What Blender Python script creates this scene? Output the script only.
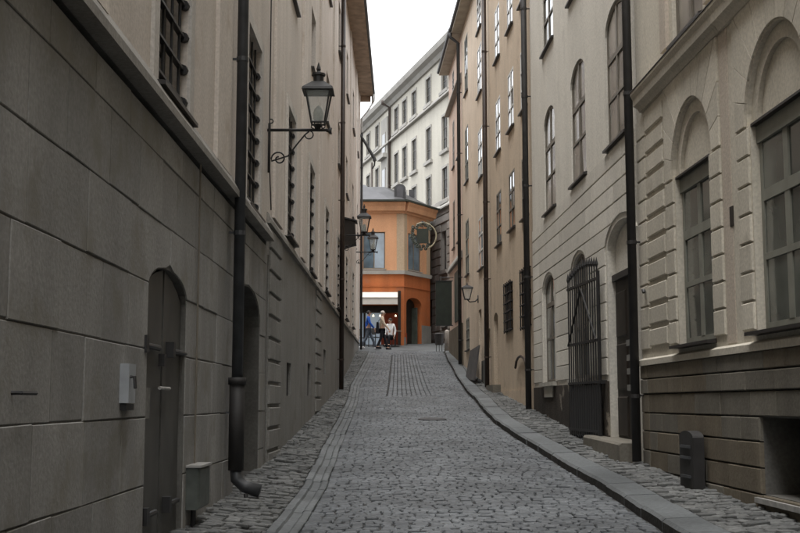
import bpy, bmesh, math, random
from mathutils import Vector, Matrix
from mathutils.geometry import delaunay_2d_cdt
random.seed(7)
R = math.radians
scene = bpy.context.scene
for o in list(bpy.data.objects): bpy.data.objects.remove(o)
col = scene.collection

# ---------------------------------------------------------------- camera, sky, sun, exposure
cam = bpy.data.cameras.new('camera'); camo = bpy.data.objects.new('camera', cam); col.objects.link(camo)
cam.sensor_width = 36.0; cam.lens = 51.75; cam.clip_start = 0.05; cam.clip_end = 2000
camo.location = (0, 0, 0); camo.rotation_euler = (R(90 + 6.77), 0, R(0.148))      # z = 0 is the photographer's eye
scene.camera = camo
SUN_EL, SUN_AZ = 76, 200
world = bpy.data.worlds.new("World"); scene.world = world; world.use_nodes = True
wn = world.node_tree; wn.nodes.clear()
sky = wn.nodes.new('ShaderNodeTexSky'); sky.sky_type = 'NISHITA'; sky.sun_disc = False
sky.sun_elevation = R(SUN_EL); sky.sun_rotation = R(SUN_AZ); sky.air_density = 1.0; sky.dust_density = 4.0; sky.ozone_density = 1.0
hs = wn.nodes.new('ShaderNodeHueSaturation'); hs.inputs['Saturation'].default_value = 0.22; hs.inputs['Value'].default_value = 1.0
mixw = wn.nodes.new('ShaderNodeMixRGB'); mixw.inputs[0].default_value = 0.6; mixw.inputs[2].default_value = (7.6, 7.8, 8.1, 1)   # even cloud cover over the clear sky
bg = wn.nodes.new('ShaderNodeBackground'); bg.inputs[1].default_value = 0.13
wo = wn.nodes.new('ShaderNodeOutputWorld')
wn.links.new(sky.outputs[0], hs.inputs['Color']); wn.links.new(hs.outputs[0], mixw.inputs[1])
wn.links.new(mixw.outputs[0], bg.inputs[0]); wn.links.new(bg.outputs[0], wo.inputs[0])
sl = bpy.data.lights.new('sun', 'SUN'); sl.energy = 1.0; sl.angle = R(40); sl.color = (1, .97, .92)
so = bpy.data.objects.new('sun', sl); col.objects.link(so)
so.rotation_euler = (R(90 - SUN_EL), 0, R(180 - SUN_AZ))
scene.view_settings.view_transform = 'Standard'; scene.view_settings.look = 'None'
scene.view_settings.gamma = 1.0; scene.view_settings.exposure = 1.68
scene.render.engine = 'CYCLES'
scene.cycles.max_bounces = 8; scene.cycles.diffuse_bounces = 5

# ---------------------------------------------------------------- materials
def srgb(r, g, b):
    f = lambda c: (c/255/12.92) if c/255 <= .04045 else ((c/255+.055)/1.055)**2.4
    return (f(r), f(g), f(b), 1)
def newmat(name):
    m = bpy.data.materials.new(name); m.use_nodes = True
    return m, m.node_tree, m.node_tree.nodes['Principled BSDF']
def rough_mat(name, c1, c2, big=0.7, fine=30, streak=0.35, bump=.15, rough=.85, spec=.25, patch=None, patch_c=None, dist=.01, soft=.03):
    """wall paint, stone, plaster: two tones in broad clouds, rain streaks, fine grain, optional peeled patches"""
    m, t, b = newmat(name); N = t.nodes; L = t.links
    tc = N.new('ShaderNodeTexCoord')
    n1 = N.new('ShaderNodeTexNoise'); n1.inputs['Scale'].default_value = big; n1.inputs['Detail'].default_value = 6; n1.inputs['Roughness'].default_value = .6
    L.new(tc.outputs['Object'], n1.inputs['Vector'])
    r1 = N.new('ShaderNodeValToRGB'); r1.color_ramp.elements[0].position = .35; r1.color_ramp.elements[1].position = .68
    L.new(n1.outputs['Fac'], r1.inputs[0])
    mx = N.new('ShaderNodeMixRGB'); mx.inputs[1].default_value = (*c1, 1); mx.inputs[2].default_value = (*c2, 1); L.new(r1.outputs[0], mx.inputs[0])
    mp = N.new('ShaderNodeMapping'); mp.inputs['Scale'].default_value = (1.9, 1.9, .22); L.new(tc.outputs['Object'], mp.inputs['Vector'])
    n2 = N.new('ShaderNodeTexNoise'); n2.inputs['Scale'].default_value = 1.0; n2.inputs['Detail'].default_value = 5; L.new(mp.outputs[0], n2.inputs['Vector'])
    r2 = N.new('ShaderNodeMapRange'); r2.inputs[1].default_value = .3; r2.inputs[2].default_value = .62; r2.inputs[3].default_value = 1 - streak; r2.inputs[4].default_value = 1.0
    L.new(n2.outputs['Fac'], r2.inputs[0])
    m2 = N.new('ShaderNodeMixRGB'); m2.blend_type = 'MULTIPLY'; m2.inputs[0].default_value = 1; L.new(mx.outputs[0], m2.inputs[1]); L.new(r2.outputs[0], m2.inputs[2])
    n3 = N.new('ShaderNodeTexNoise'); n3.inputs['Scale'].default_value = fine; n3.inputs['Detail'].default_value = 4; L.new(tc.outputs['Object'], n3.inputs['Vector'])
    r3 = N.new('ShaderNodeMapRange'); r3.inputs[1].default_value = .3; r3.inputs[2].default_value = .7; r3.inputs[3].default_value = .84; r3.inputs[4].default_value = 1.1
    L.new(n3.outputs['Fac'], r3.inputs[0])
    m3 = N.new('ShaderNodeMixRGB'); m3.blend_type = 'MULTIPLY'; m3.inputs[0].default_value = 1; L.new(m2.outputs[0], m3.inputs[1]); L.new(r3.outputs[0], m3.inputs[2])
    out = m3.outputs[0]
    if patch:
        n4 = N.new('ShaderNodeTexNoise'); n4.inputs['Scale'].default_value = 1.6; n4.inputs['Detail'].default_value = 8; n4.inputs['Roughness'].default_value = .65
        L.new(tc.outputs['Object'], n4.inputs['Vector'])
        r4 = N.new('ShaderNodeValToRGB'); r4.color_ramp.elements[0].position = patch; r4.color_ramp.elements[1].position = patch + soft; L.new(n4.outputs['Fac'], r4.inputs[0])
        m4 = N.new('ShaderNodeMixRGB'); L.new(r4.outputs[0], m4.inputs[0]); L.new(out, m4.inputs[1]); m4.inputs[2].default_value = (*patch_c, 1); out = m4.outputs[0]
    # a small random tint for every object, so that blocks differ
    oi = N.new('ShaderNodeObjectInfo'); ro = N.new('ShaderNodeMapRange'); ro.inputs[3].default_value = .86; ro.inputs[4].default_value = 1.08
    L.new(oi.outputs['Random'], ro.inputs[0])
    m5 = N.new('ShaderNodeMixRGB'); m5.blend_type = 'MULTIPLY'; m5.inputs[0].default_value = 1; L.new(out, m5.inputs[1]); L.new(ro.outputs[0], m5.inputs[2])
    L.new(m5.outputs[0], b.inputs['Base Color'])
    b.inputs['Roughness'].default_value = rough; b.inputs['Specular IOR Level'].default_value = spec
    ad = N.new('ShaderNodeMath'); ad.operation = 'MULTIPLY_ADD'; L.new(n1.outputs['Fac'], ad.inputs[0]); ad.inputs[1].default_value = 2.0; L.new(n3.outputs['Fac'], ad.inputs[2])
    bp = N.new('ShaderNodeBump'); bp.inputs['Strength'].default_value = bump; bp.inputs['Distance'].default_value = dist * 2; L.new(ad.outputs[0], bp.inputs['Height'])
    L.new(bp.outputs[0], b.inputs['Normal'])
    return m
def plain(name, c, rough=.5, metal=0, spec=.5, noise=.25, scale=12):
    m, t, b = newmat(name); N = t.nodes; L = t.links
    tc = N.new('ShaderNodeTexCoord'); n = N.new('ShaderNodeTexNoise'); n.inputs['Scale'].default_value = scale; n.inputs['Detail'].default_value = 4
    L.new(tc.outputs['Object'], n.inputs['Vector'])
    r = N.new('ShaderNodeMapRange'); r.inputs[1].default_value = .3; r.inputs[2].default_value = .7; r.inputs[3].default_value = 1 - noise; r.inputs[4].default_value = 1 + noise
    L.new(n.outputs['Fac'], r.inputs[0])
    mx = N.new('ShaderNodeMixRGB'); mx.blend_type = 'MULTIPLY'; mx.inputs[0].default_value = 1; mx.inputs[1].default_value = (*c, 1); L.new(r.outputs[0], mx.inputs[2])
    L.new(mx.outputs[0], b.inputs['Base Color']); b.inputs['Roughness'].default_value = rough; b.inputs['Metallic'].default_value = metal
    b.inputs['Specular IOR Level'].default_value = spec
    return m
def glass_mat(name, c, rough=.06, spec=.8):
    m, t, b = newmat(name); N = t.nodes; L = t.links
    tc = N.new('ShaderNodeTexCoord'); n = N.new('ShaderNodeTexNoise'); n.inputs['Scale'].default_value = 1.3; n.inputs['Detail'].default_value = 2
    L.new(tc.outputs['Object'], n.inputs['Vector'])
    r = N.new('ShaderNodeMapRange'); r.inputs[1].default_value = .35; r.inputs[2].default_value = .65; r.inputs[3].default_value = .55; r.inputs[4].default_value = 1.5
    L.new(n.outputs['Fac'], r.inputs[0])
    mx = N.new('ShaderNodeMixRGB'); mx.blend_type = 'MULTIPLY'; mx.inputs[0].default_value = 1; mx.inputs[1].default_value = (*c, 1); L.new(r.outputs[0], mx.inputs[2])
    L.new(mx.outputs[0], b.inputs['Base Color']); b.inputs['Roughness'].default_value = rough; b.inputs['IOR'].default_value = 1.55
    b.inputs['Specular IOR Level'].default_value = spec
    bp = N.new('ShaderNodeBump'); bp.inputs['Strength'].default_value = .05; bp.inputs['Distance'].default_value = .05; L.new(n.outputs['Fac'], bp.inputs['Height']); L.new(bp.outputs[0], b.inputs['Normal'])
    return m
def emit(name, c, s):
    m, t, b = newmat(name); b.inputs['Base Color'].default_value = (*c, 1); b.inputs['Emission Color'].default_value = (*c, 1); b.inputs['Emission Strength'].default_value = s
    return m
def sett_mat(name, c1, c2, rough=.55, bump=.35, spec=.4):
    m, t, b = newmat(name); N = t.nodes; L = t.links
    at = N.new('ShaderNodeAttribute'); at.attribute_name = 'tint'
    mx = N.new('ShaderNodeMixRGB'); mx.inputs[1].default_value = (*c1, 1); mx.inputs[2].default_value = (*c2, 1); L.new(at.outputs['Fac'], mx.inputs[0])
    geo = N.new('ShaderNodeNewGeometry')
    n = N.new('ShaderNodeTexNoise'); n.inputs['Scale'].default_value = 26; n.inputs['Detail'].default_value = 5; L.new(geo.outputs['Position'], n.inputs['Vector'])
    n2 = N.new('ShaderNodeTexNoise'); n2.inputs['Scale'].default_value = .9; n2.inputs['Detail'].default_value = 5; L.new(geo.outputs['Position'], n2.inputs['Vector'])
    r = N.new('ShaderNodeMapRange'); r.inputs[1].default_value = .3; r.inputs[2].default_value = .7; r.inputs[3].default_value = .72; r.inputs[4].default_value = 1.2; L.new(n.outputs['Fac'], r.inputs[0])
    r2 = N.new('ShaderNodeMapRange'); r2.inputs[1].default_value = .35; r2.inputs[2].default_value = .65; r2.inputs[3].default_value = .72; r2.inputs[4].default_value = 1.22; L.new(n2.outputs['Fac'], r2.inputs[0])
    a = N.new('ShaderNodeMixRGB'); a.blend_type = 'MULTIPLY'; a.inputs[0].default_value = 1; L.new(mx.outputs[0], a.inputs[1]); L.new(r.outputs[0], a.inputs[2])
    a2 = N.new('ShaderNodeMixRGB'); a2.blend_type = 'MULTIPLY'; a2.inputs[0].default_value = 1; L.new(a.outputs[0], a2.inputs[1]); L.new(r2.outputs[0], a2.inputs[2])
    L.new(a2.outputs[0], b.inputs['Base Color']); b.inputs['Roughness'].default_value = rough; b.inputs['Specular IOR Level'].default_value = spec
    bp = N.new('ShaderNodeBump'); bp.inputs['Strength'].default_value = bump; bp.inputs['Distance'].default_value = .008; L.new(n.outputs['Fac'], bp.inputs['Height']); L.new(bp.outputs[0], b.inputs['Normal'])
    return m

M = {}
M['stone'] = rough_mat('grey_stone', (.285, .279, .265), (.345, .338, .323), big=1.3, streak=.26, bump=.12, fine=34, patch=.52, patch_c=(.23, .22, .195), soft=.12)
M['mortar'] = rough_mat('mortar', (.11, .105, .095), (.18, .175, .16), big=2, streak=.2)
M['plaster_low'] = rough_mat('plaster_lower', (.25, .243, .225), (.30, .292, .272), big=.9, streak=.14, bump=.18, patch=.54, patch_c=(.21, .20, .18), soft=.12)
M['plaster_up'] = rough_mat('plaster_upper', (.64, .575, .51), (.71, .645, .58), big=.7, streak=.12, bump=.10, patch=.56, patch_c=(.54, .47, .40), soft=.12)
M['trim_up'] = rough_mat('trim_upper', (.60, .56, .51), (.68, .64, .59), big=1, streak=.25, bump=.3)
M['string'] = rough_mat('string_stone', (.27, .255, .23), (.34, .32, .29), big=1, streak=.25, bump=.3)
M['stucco'] = rough_mat('pale_stucco', (.61, .565, .47), (.68, .63, .535), big=.8, streak=.14, bump=.08, patch=.57, patch_c=(.50, .455, .375), soft=.12)
M['stucco_warm'] = rough_mat('warm_stucco', (.52, .45, .375), (.58, .51, .43), big=.8, streak=.10, bump=.25)
M['stucco_r2'] = rough_mat('pale_stucco_smooth', (.67, .635, .56), (.73, .695, .62), big=.6, streak=.10, bump=.08, patch=.58, patch_c=(.56, .53, .47), soft=.12)
M['plinth_r2'] = rough_mat('flaking_plinth', (.045, .037, .03), (.08, .065, .05), big=1.5, streak=.4, patch=.60, patch_c=(.24, .21, .17), bump=.5)
M['sandstone'] = rough_mat('brown_sandstone', (.165, .138, .100), (.21, .18, .135), big=1.3, streak=.3, bump=.18)
M['sandstone_grey'] = rough_mat('grey_sandstone', (.175, .160, .130), (.215, .198, .165), big=1.3, streak=.3, bump=.18)
M['tan'] = rough_mat('tan_plaster', (.63, .51, .38), (.70, .57, .43), big=.7, streak=.14, bump=.12, patch=.57, patch_c=(.50, .40, .30), soft=.10)
M['tan_b'] = rough_mat('light_tan_plaster', (.66, .545, .42), (.73, .61, .48), big=.7, streak=.14, bump=.12, patch=.58, patch_c=(.54, .44, .34), soft=.10)
M['pink'] = rough_mat('pink_plaster', (.74, .55, .44), (.78, .60, .49), big=.7, streak=.08, bump=.3)
M['white'] = rough_mat('cream_plaster', (.43, .405, .345), (.49, .465, .40), big=.3, streak=.12, bump=.2)
M['rust_w'] = rough_mat('grey_rusticated_stone', (.42, .39, .35), (.48, .45, .41), big=1, streak=.1, bump=.3)
M['trim_w'] = rough_mat('grey_trim', (.34, .325, .295), (.40, .385, .355), big=1, streak=.1)
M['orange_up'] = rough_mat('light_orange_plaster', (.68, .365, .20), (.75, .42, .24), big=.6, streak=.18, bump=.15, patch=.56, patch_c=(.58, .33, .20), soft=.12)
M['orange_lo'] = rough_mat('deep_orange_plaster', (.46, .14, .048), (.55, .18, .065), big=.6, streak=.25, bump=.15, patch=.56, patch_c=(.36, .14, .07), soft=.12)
M['ochre'] = rough_mat('pale_ochre_plaster', (.48, .37, .25), (.53, .41, .29), big=.6, streak=.1)
M['base_o'] = rough_mat('grey_base', (.22, .22, .20), (.28, .27, .25), big=1.5, streak=.2)
M['iron'] = plain('black_iron', (.018, .017, .017), .5, .0, .5)
M['pipe'] = plain('painted_pipe', (.022, .020, .019), .65, 0, .5, .3, 6)
M['pipe_grey'] = plain('grey_pipe', (.045, .047, .05), .4, 0, .5, .3, 6)
M['pipe_light'] = plain('zinc_pipe', (.38, .37, .35), .45, .3)
M['brown_pipe'] = plain('brown_pipe', (.035, .022, .016), .5)
M['door_metal'] = plain('grey_metal_door', (.075, .073, .066), .55, 0, .4, .25, 3)
M['door_dark'] = plain('dark_wood_door', (.028, .022, .017), .6, 0, .3, .3, 5)
M['wood_soffit'] = plain('brown_soffit_boards', (.30, .225, .165), .7, 0, .3, .3, 3)
M['soffit_grey'] = plain('grey_soffit', (.38, .34, .28), .7, 0, .3, .15, 3)
M['roof'] = plain('dark_roof_metal', (.05, .05, .052), .5, .2, .4, .3, 2)
M['roof_light'] = plain('grey_roof_metal', (.075, .075, .08), .5, .3, .4, .2, 2)
M['frame_g'] = plain('grey_green_paint', (.23, .23, .195), .55, 0, .3, .12, 5)
M['frame_w'] = plain('worn_white_paint', (.66, .65, .62), .55, 0, .3, .1, 5)
M['frame_d'] = plain('dark_brown_paint', (.035, .026, .02), .5, 0, .3, .2, 5)
M['frame_t'] = plain('taupe_paint', (.17, .15, .12), .5, 0, .3, .1, 5)
M['surround'] = plain('pale_surround', (.42, .40, .35), .8, 0, .2, .15, 5)
M['pane'] = glass_mat('window_glass', (.05, .055, .055))
M['pane_w'] = glass_mat('far_glass', (.035, .038, .036), .25, .2)
M['pane_g'] = glass_mat('dusty_glass', (.085, .092, .08), .10, .8)
M['pane_curtain'] = glass_mat('curtained_glass', (.22, .20, .17), .12, .5)
M['pane_blue'] = glass_mat('blue_glass', (.09, .14, .18), .05, 1.0)
M['sill'] = plain('dark_sill_metal', (.03, .026, .024), .45, .2)
M['awning'] = plain('cream_awning', (.70, .68, .62), .8, 0, .2, .05, 3)
M['shop_lit'] = emit('lit_shop_interior', (.36, .44, .52), .10)
M['spot'] = emit('warm_spot', (1, .85, .55), 1.2)
M['green_dark'] = plain('dark_green_paint', (.022, .028, .02), .55, 0, .35, .25, 4)
M['green_mid'] = plain('dusty_green_paint', (.07, .08, .065), .6, 0, .3, .25, 4)
M['board_grey'] = plain('weathered_board', (.085, .08, .078), .7, 0, .3, .3, 5)
M['lampglass'] = glass_mat('lamp_glass', (.45, .44, .36), .15, .6)
M['gold'] = plain('tarnished_gilt', (.25, .225, .15), .6, .1, .5, .3, 10)
M['white_box'] = plain('pale_enamel', (.34, .36, .38), .5, 0, .4, .12, 8)
M['box_green'] = plain('grey_green_enamel', (.085, .095, .085), .5, 0, .4, .25, 8)
M['sticker'] = plain('faded_paper', (.20, .195, .18), .8, 0, .2, .15, 20)
M['sett'] = sett_mat('granite_setts', (.080, .087, .094), (.132, .142, .151))
M['sett_side'] = sett_mat('pavement_cobbles', (.080, .082, .080), (.145, .147, .142), .65)
M['kerb'] = sett_mat('granite_kerb', (.098, .106, .109), (.130, .139, .142), .6, .2)
M['kerb_shade_dirt'] = rough_mat('kerb_face_shade_and_dirt', (.03, .028, .025), (.055, .052, .045), big=3, streak=0, bump=.5)  # kerb face coloured dark for its shadow line as well as dirt
M['joint'] = rough_mat('dirt_joint', (.045, .044, .042), (.075, .073, .070), big=3, streak=0, bump=.4, fine=60)
M['skin'] = plain('skin', (.50, .31, .22), .6, 0, .3, .05)
M['blue'] = plain('blue_cloth', (.025, .10, .42), .8, 0, .2, .15, 20)
M['beige'] = plain('beige_cloth', (.52, .42, .32), .85, 0, .2, .1, 20)
M['denim'] = plain('grey_denim', (.11, .13, .16), .85, 0, .2, .15, 20)
M['black_cloth'] = plain('black_cloth', (.015, .015, .018), .85, 0, .2, .15, 20)
M['white_cloth'] = plain('white_cloth', (.66, .66, .66), .85, 0, .2, .1, 20)
M['hair_d'] = plain('dark_hair', (.02, .015, .012), .7)
M['hair_w'] = plain('grey_hair', (.42, .38, .34), .8)
M['red'] = plain('red_panel', (.26, .05, .02), .6, 0, .3, .15, 4)

# ---------------------------------------------------------------- mesh helpers
class MB:
    def __init__(s): s.v = []; s.f = []; s.t = []
    def add(s, vs, fs, tint=None):
        n = len(s.v); s.v += [tuple(v) for v in vs]
        for f in fs: s.f.append(tuple(i + n for i in f)); s.t.append(tint if tint is not None else .5)
    def hexa(s, c):          # eight corners: 0-3 back ring, 4-7 front ring
        s.add(c, [(3, 2, 1, 0), (4, 5, 6, 7), (0, 1, 5, 4), (1, 2, 6, 5), (2, 3, 7, 6), (3, 0, 4, 7)])
    def box(s, a, b):
        x0, y0, z0 = a; x1, y1, z1 = b
        s.hexa([(x0, y0, z0), (x1, y0, z0), (x1, y1, z0), (x0, y1, z0), (x0, y0, z1), (x1, y0, z1), (x1, y1, z1), (x0, y1, z1)])
    def prism(s, ring0, ring1):
        n = len(ring0)
        s.add(list(ring0) + list(ring1), [tuple(range(n - 1, -1, -1)), tuple(range(n, 2 * n))] + [(i, (i + 1) % n, n + (i + 1) % n, n + i) for i in range(n)])
    def tube(s, pts, r, n=8, caps=True):
        pts = [Vector(p) for p in pts]
        rs = r if isinstance(r, (list, tuple)) else [r] * len(pts)
        rings = []; up = None
        for i, p in enumerate(pts):
            d = (pts[min(i + 1, len(pts) - 1)] - pts[max(i - 1, 0)]).normalized()
            if up is None:
                up = Vector((0, 0, 1)) if abs(d.z) < .9 else Vector((0, 1, 0))
            a = d.cross(up).normalized(); up = a.cross(d).normalized()
            rings.append([p + a * math.cos(2 * math.pi * k / n) * rs[i] + up * math.sin(2 * math.pi * k / n) * rs[i] for k in range(n)])
        vs = [q for r_ in rings for q in r_]; fs = []
        for i in range(len(rings) - 1):
            for k in range(n): fs.append((i * n + k, i * n + (k + 1) % n, (i + 1) * n + (k + 1) % n, (i + 1) * n + k))
        if caps: fs += [tuple(range(n - 1, -1, -1)), tuple((len(rings) - 1) * n + k for k in range(n))]
        s.add(vs, fs)
    def build(s, name, mat, parent=None, loc=None, smooth=False, recalc=True, tint=False):
        me = bpy.data.meshes.new(name)
        base = Vector(loc) if loc is not None else (parent_base(parent) if parent else Vector((0, 0, 0)))
        me.from_pydata([tuple(Vector(v) - base) for v in s.v], [], s.f)
        me.materials.append(mat)
        if recalc and len(s.f) < 60000:
            bm = bmesh.new(); bm.from_mesh(me); bmesh.ops.recalc_face_normals(bm, faces=bm.faces); bm.to_mesh(me); bm.free()
        if smooth: me.polygons.foreach_set('use_smooth', [True] * len(me.polygons))
        if tint:
            at = me.attributes.new('tint', 'FLOAT', 'FACE'); at.data.foreach_set('value', s.t)
        me.update()
        o = bpy.data.objects.new(name, me); col.objects.link(o)
        if parent: o.parent = parent
        else: o.location = base
        return o
def parent_base(p):
    v = Vector((0, 0, 0))
    while p is not None: v += Vector(p.location); p = p.parent
    return v
def thing(name, label, cat, loc, group=None):
    o = bpy.data.objects.new(name, None); col.objects.link(o); o.location = loc; o['label'] = label; o['category'] = cat
    o.empty_display_size = .2
    if group: o['group'] = group
    return o
def tag(o, label, cat, group=None):
    o['label'] = label; o['category'] = cat
    if group: o['group'] = group
    return o
def copy_tree(o, parent=None):
    c = o.copy(); col.objects.link(c)
    if parent: c.parent = parent
    for ch in list(o.children): copy_tree(ch, c)
    return c

class Fac:
    """a facade: s runs along the wall (world Y for the street's walls), z up, o out towards the street"""
    def __init__(f, ax, ay, dx, dy, side):
        f.a = Vector((ax, ay, 0)); f.d = Vector((dx, dy, 0)); u = f.d.normalized()
        f.n = Vector((u.y, -u.x, 0)) * side
    def P(f, s, z, o=0): return f.a + f.d * s + Vector((0, 0, z)) + f.n * o
def fbox(mb, F, s0, s1, z0, z1, o0, o1):
    mb.hexa([F.P(s0, z0, o0), F.P(s1, z0, o0), F.P(s1, z1, o0), F.P(s0, z1, o0), F.P(s0, z0, o1), F.P(s1, z0, o1), F.P(s1, z1, o1), F.P(s0, z1, o1)])
def fpoly(mb, F, pts, o0, o1): mb.prism([F.P(s, z, o0) for s, z in pts], [F.P(s, z, o1) for s, z in pts])
def block_poly(mb, F, pts, o0, o1, b=.012):
    """a block with softened arrises: back outline, arris line, inset face"""
    cs = sum(p[0] for p in pts) / len(pts); cz = sum(p[1] for p in pts) / len(pts)
    hs_ = max(abs(p[0] - cs) for p in pts) or 1; hz = max(abs(p[1] - cz) for p in pts) or 1
    ins = [(cs + (p[0] - cs) * (1 - min(.45, b / hs_)), cz + (p[1] - cz) * (1 - min(.45, b / hz))) for p in pts]
    n = len(pts)
    vs = [F.P(s, z, o0) for s, z in pts] + [F.P(s, z, o1 - b) for s, z in pts] + [F.P(s, z, o1) for s, z in ins]
    fs = [(i, (i + 1) % n, n + (i + 1) % n, n + i) for i in range(n)] + [(n + i, n + (i + 1) % n, 2 * n + (i + 1) % n, 2 * n + i) for i in range(n)] + [tuple(range(2 * n, 3 * n))]
    mb.add(vs, fs)
def rect(s0, s1, z0, z1): return [(s0, z0), (s1, z0), (s1, z1), (s0, z1)]
def arch_outline(s0, s1, z0, zs, rise, n=10):
    c = (s0 + s1) / 2; h = (s1 - s0) / 2
    return [(s0, z0), (s1, z0)] + [(c + h * math.cos(math.pi * k / n), zs + rise * math.sin(math.pi * k / n)) for k in range(n + 1)]
def inside(p, poly):
    x, y = p; r = False; j = len(poly) - 1
    for i in range(len(poly)):
        xi, yi = poly[i]; xj, yj = poly[j]
        if (yi > y) != (yj > y) and x < (xj - xi) * (y - yi) / (yj - yi) + xi: r = not r
        j = i
    return r
def wall_panel(F, s0, s1, z0, z1, holes, mat, parent, name='wall', thick=.5, o=0.0, reveal_mat=None):
    """front sheet with real openings and the reveals running back into them"""
    vs = [Vector((s0, z0)), Vector((s1, z0)), Vector((s1, z1)), Vector((s0, z1))]; es = [(0, 1), (1, 2), (2, 3), (3, 0)]
    for h, dep in holes:
        n = len(vs); vs += [Vector(p) for p in h]; es += [(n + i, n + (i + 1) % len(h)) for i in range(len(h))]
    ov, oe, of, *_ = delaunay_2d_cdt(vs, es, [], 0, 1e-6)
    mb = MB(); fs = []
    for f in of:
        c = (sum(ov[i][0] for i in f) / 3, sum(ov[i][1] for i in f) / 3)
        if any(inside(c, h) for h, d in holes): continue
        fs.append(tuple(f))
    mb.add([F.P(v[0], v[1], o) for v in ov], fs)
    for h, dep in holes:
        n = len(h)
        mb.add([F.P(s, z, o) for s, z in h] + [F.P(s, z, o - dep) for s, z in h], [(i, (i + 1) % n, n + (i + 1) % n, n + i) for i in range(n)])
    ring = rect(s0, s1, z0, z1)
    mb.add([F.P(s, z, o) for s, z in ring] + [F.P(s, z, o - thick) for s, z in ring], [(i, (i + 1) % 4, 4 + (i + 1) % 4, 4 + i) for i in range(4)])
    return mb.build(name, mat, parent, recalc=False)
def zrun(s, s0, s1, zs, rise):
    c = (s0 + s1) / 2; h = (s1 - s0) / 2; t = max(-1, min(1, (s - c) / h)); return zs + rise * math.sqrt(max(0, 1 - t * t))
def window(B, F, holes, s0, s1, z0, z1, rise=0, dep=.16, cols=2, rows=3, fm='frame_w', gm='pane', sill=True, fw=.05, sill_o=.07, transom=None, sillm='sill', mw=.028, tilt=.012, label=None, panes=True):
    """building > window (casement frame) > pane, sill"""
    zs = z1 - rise
    outl = arch_outline(s0, s1, z0, zs, rise) if rise else rect(s0, s1, z0, z1)
    holes.append((outl, dep + .06))
    mb = MB()
    inn = arch_outline(s0 + fw, s1 - fw, z0 + fw, zs, rise - fw) if rise else rect(s0 + fw, s1 - fw, z0 + fw, z1 - fw)
    n = len(outl); oo, oi = -dep - .05, -dep
    for i in range(n):
        j = (i + 1) % n
        q = [outl[i], outl[j], inn[j], inn[i]]
        mb.prism([F.P(a, b, oo) for a, b in q], [F.P(a, b, oi) for a, b in q])
    a0, a1 = s0 + fw, s1 - fw; b0, b1 = z0 + fw, (zs + rise - fw if rise else z1 - fw)
    top = (lambda s: zrun(s, a0, a1, zs, rise - fw)) if rise else (lambda s: b1)
    xs = [a0 + (a1 - a0) * k / cols for k in range(cols + 1)]
    if transom: zz = [b0 + (b1 - b0) * t for t in [0] + list(transom) + [1]]
    else: zz = [b0 + (b1 - b0) * k / rows for k in range(rows + 1)]
    for k, x in enumerate(xs[1:-1]):
        w = mw * (1.7 if (cols % 2 == 0 and k == cols // 2 - 1) else 1)
        fbox(mb, F, x - w, x + w, b0, top(x) + .01, oo + .003, oi + .004)
    for k, z in enumerate(zz[1:-1]):
        w = mw * (1.6 if transom and k == len(zz) - 3 else .9)
        fbox(mb, F, a0, a1, z - w, z + w, oo + .006, oi + .008)
    win = mb.build('window', M[fm], B)
    if label: win['label'] = label
    for i in range(cols):
        for j in range(len(zz) - 1):
            q0, q1 = xs[i] , xs[i + 1]; p0, p1 = zz[j], zz[j + 1]
            if min(top(q0), top(q1), top((q0 + q1) / 2)) < p1 - 1e-4:
                tp = [(q1 + (q0 - q1) * k / 5, min(p1, top(q1 + (q0 - q1) * k / 5))) for k in range(6)]
                tp = [t for t in tp if t[1] > p0 + .002]
                if len(tp) < 2: continue
                pts = [(tp[-1][0], p0), (tp[0][0], p0)] + tp
            else: pts = rect(q0, q1, p0, p1)
            t1, t2 = random.gauss(0, tilt), random.gauss(0, tilt * .6)
            cc = ((q0 + q1) / 2, (p0 + p1) / 2)
            m = MB(); m.add([F.P(a, b, -dep - .012 + max(-.01, min(.01, (a - cc[0]) * t1 + (b - cc[1]) * t2))) for a, b in pts], [tuple(range(len(pts)))])
            m.build('pane', M[gm], win, recalc=False)
    if sill:
        m = MB(); e = .06
        m.prism([F.P(s0 - e, z0 - .05, -.02), F.P(s0 - e, z0 - .05, sill_o), F.P(s0 - e, z0 - .015, sill_o), F.P(s0 - e, z0 + .01, -dep)],
                [F.P(s1 + e, z0 - .05, -.02), F.P(s1 + e, z0 - .05, sill_o), F.P(s1 + e, z0 - .015, sill_o), F.P(s1 + e, z0 + .01, -dep)])
        m.build('sill', M[sillm], win)
    return win
def body(B, F, s0, s1, z0, z1, mat, back=8.0, front=.46):
    m = MB(); fbox(m, F, s0 + .01, s1 - .01, z0, z1 - .02, -back, -front); return m.build('rear_wall', mat, B)
def roof(B, F, s0, s1, z, over, mat, soff, gutter, back=8.0, rise=3.0, boards=False, gut=True):
    m = MB()
    m.prism([F.P(s0, z + .22, over), F.P(s0, z + .3, over), F.P(s0, z + rise, -back / 2), F.P(s0, z + .3, -back)],
            [F.P(s1, z + .22, over), F.P(s1, z + .3, over), F.P(s1, z + rise, -back / 2), F.P(s1, z + .3, -back)])
    r = m.build('roof', mat, B)
    m = MB(); fbox(m, F, s0, s1, z, z + .06, -.1, over - .02); e = m.build('eaves', soff, B)
    m = MB(); fbox(m, F, s0, s1, z + .06, z + .22, -.1, over - .06); m.build('fascia', soff, e)
    if gut:
        m = MB(); m.tube([F.P(s0 - .05, z + .14, over), F.P(s1 + .05, z + .14, over)], .075, 8); m.build('gutter', gutter, B)
    return r
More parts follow.
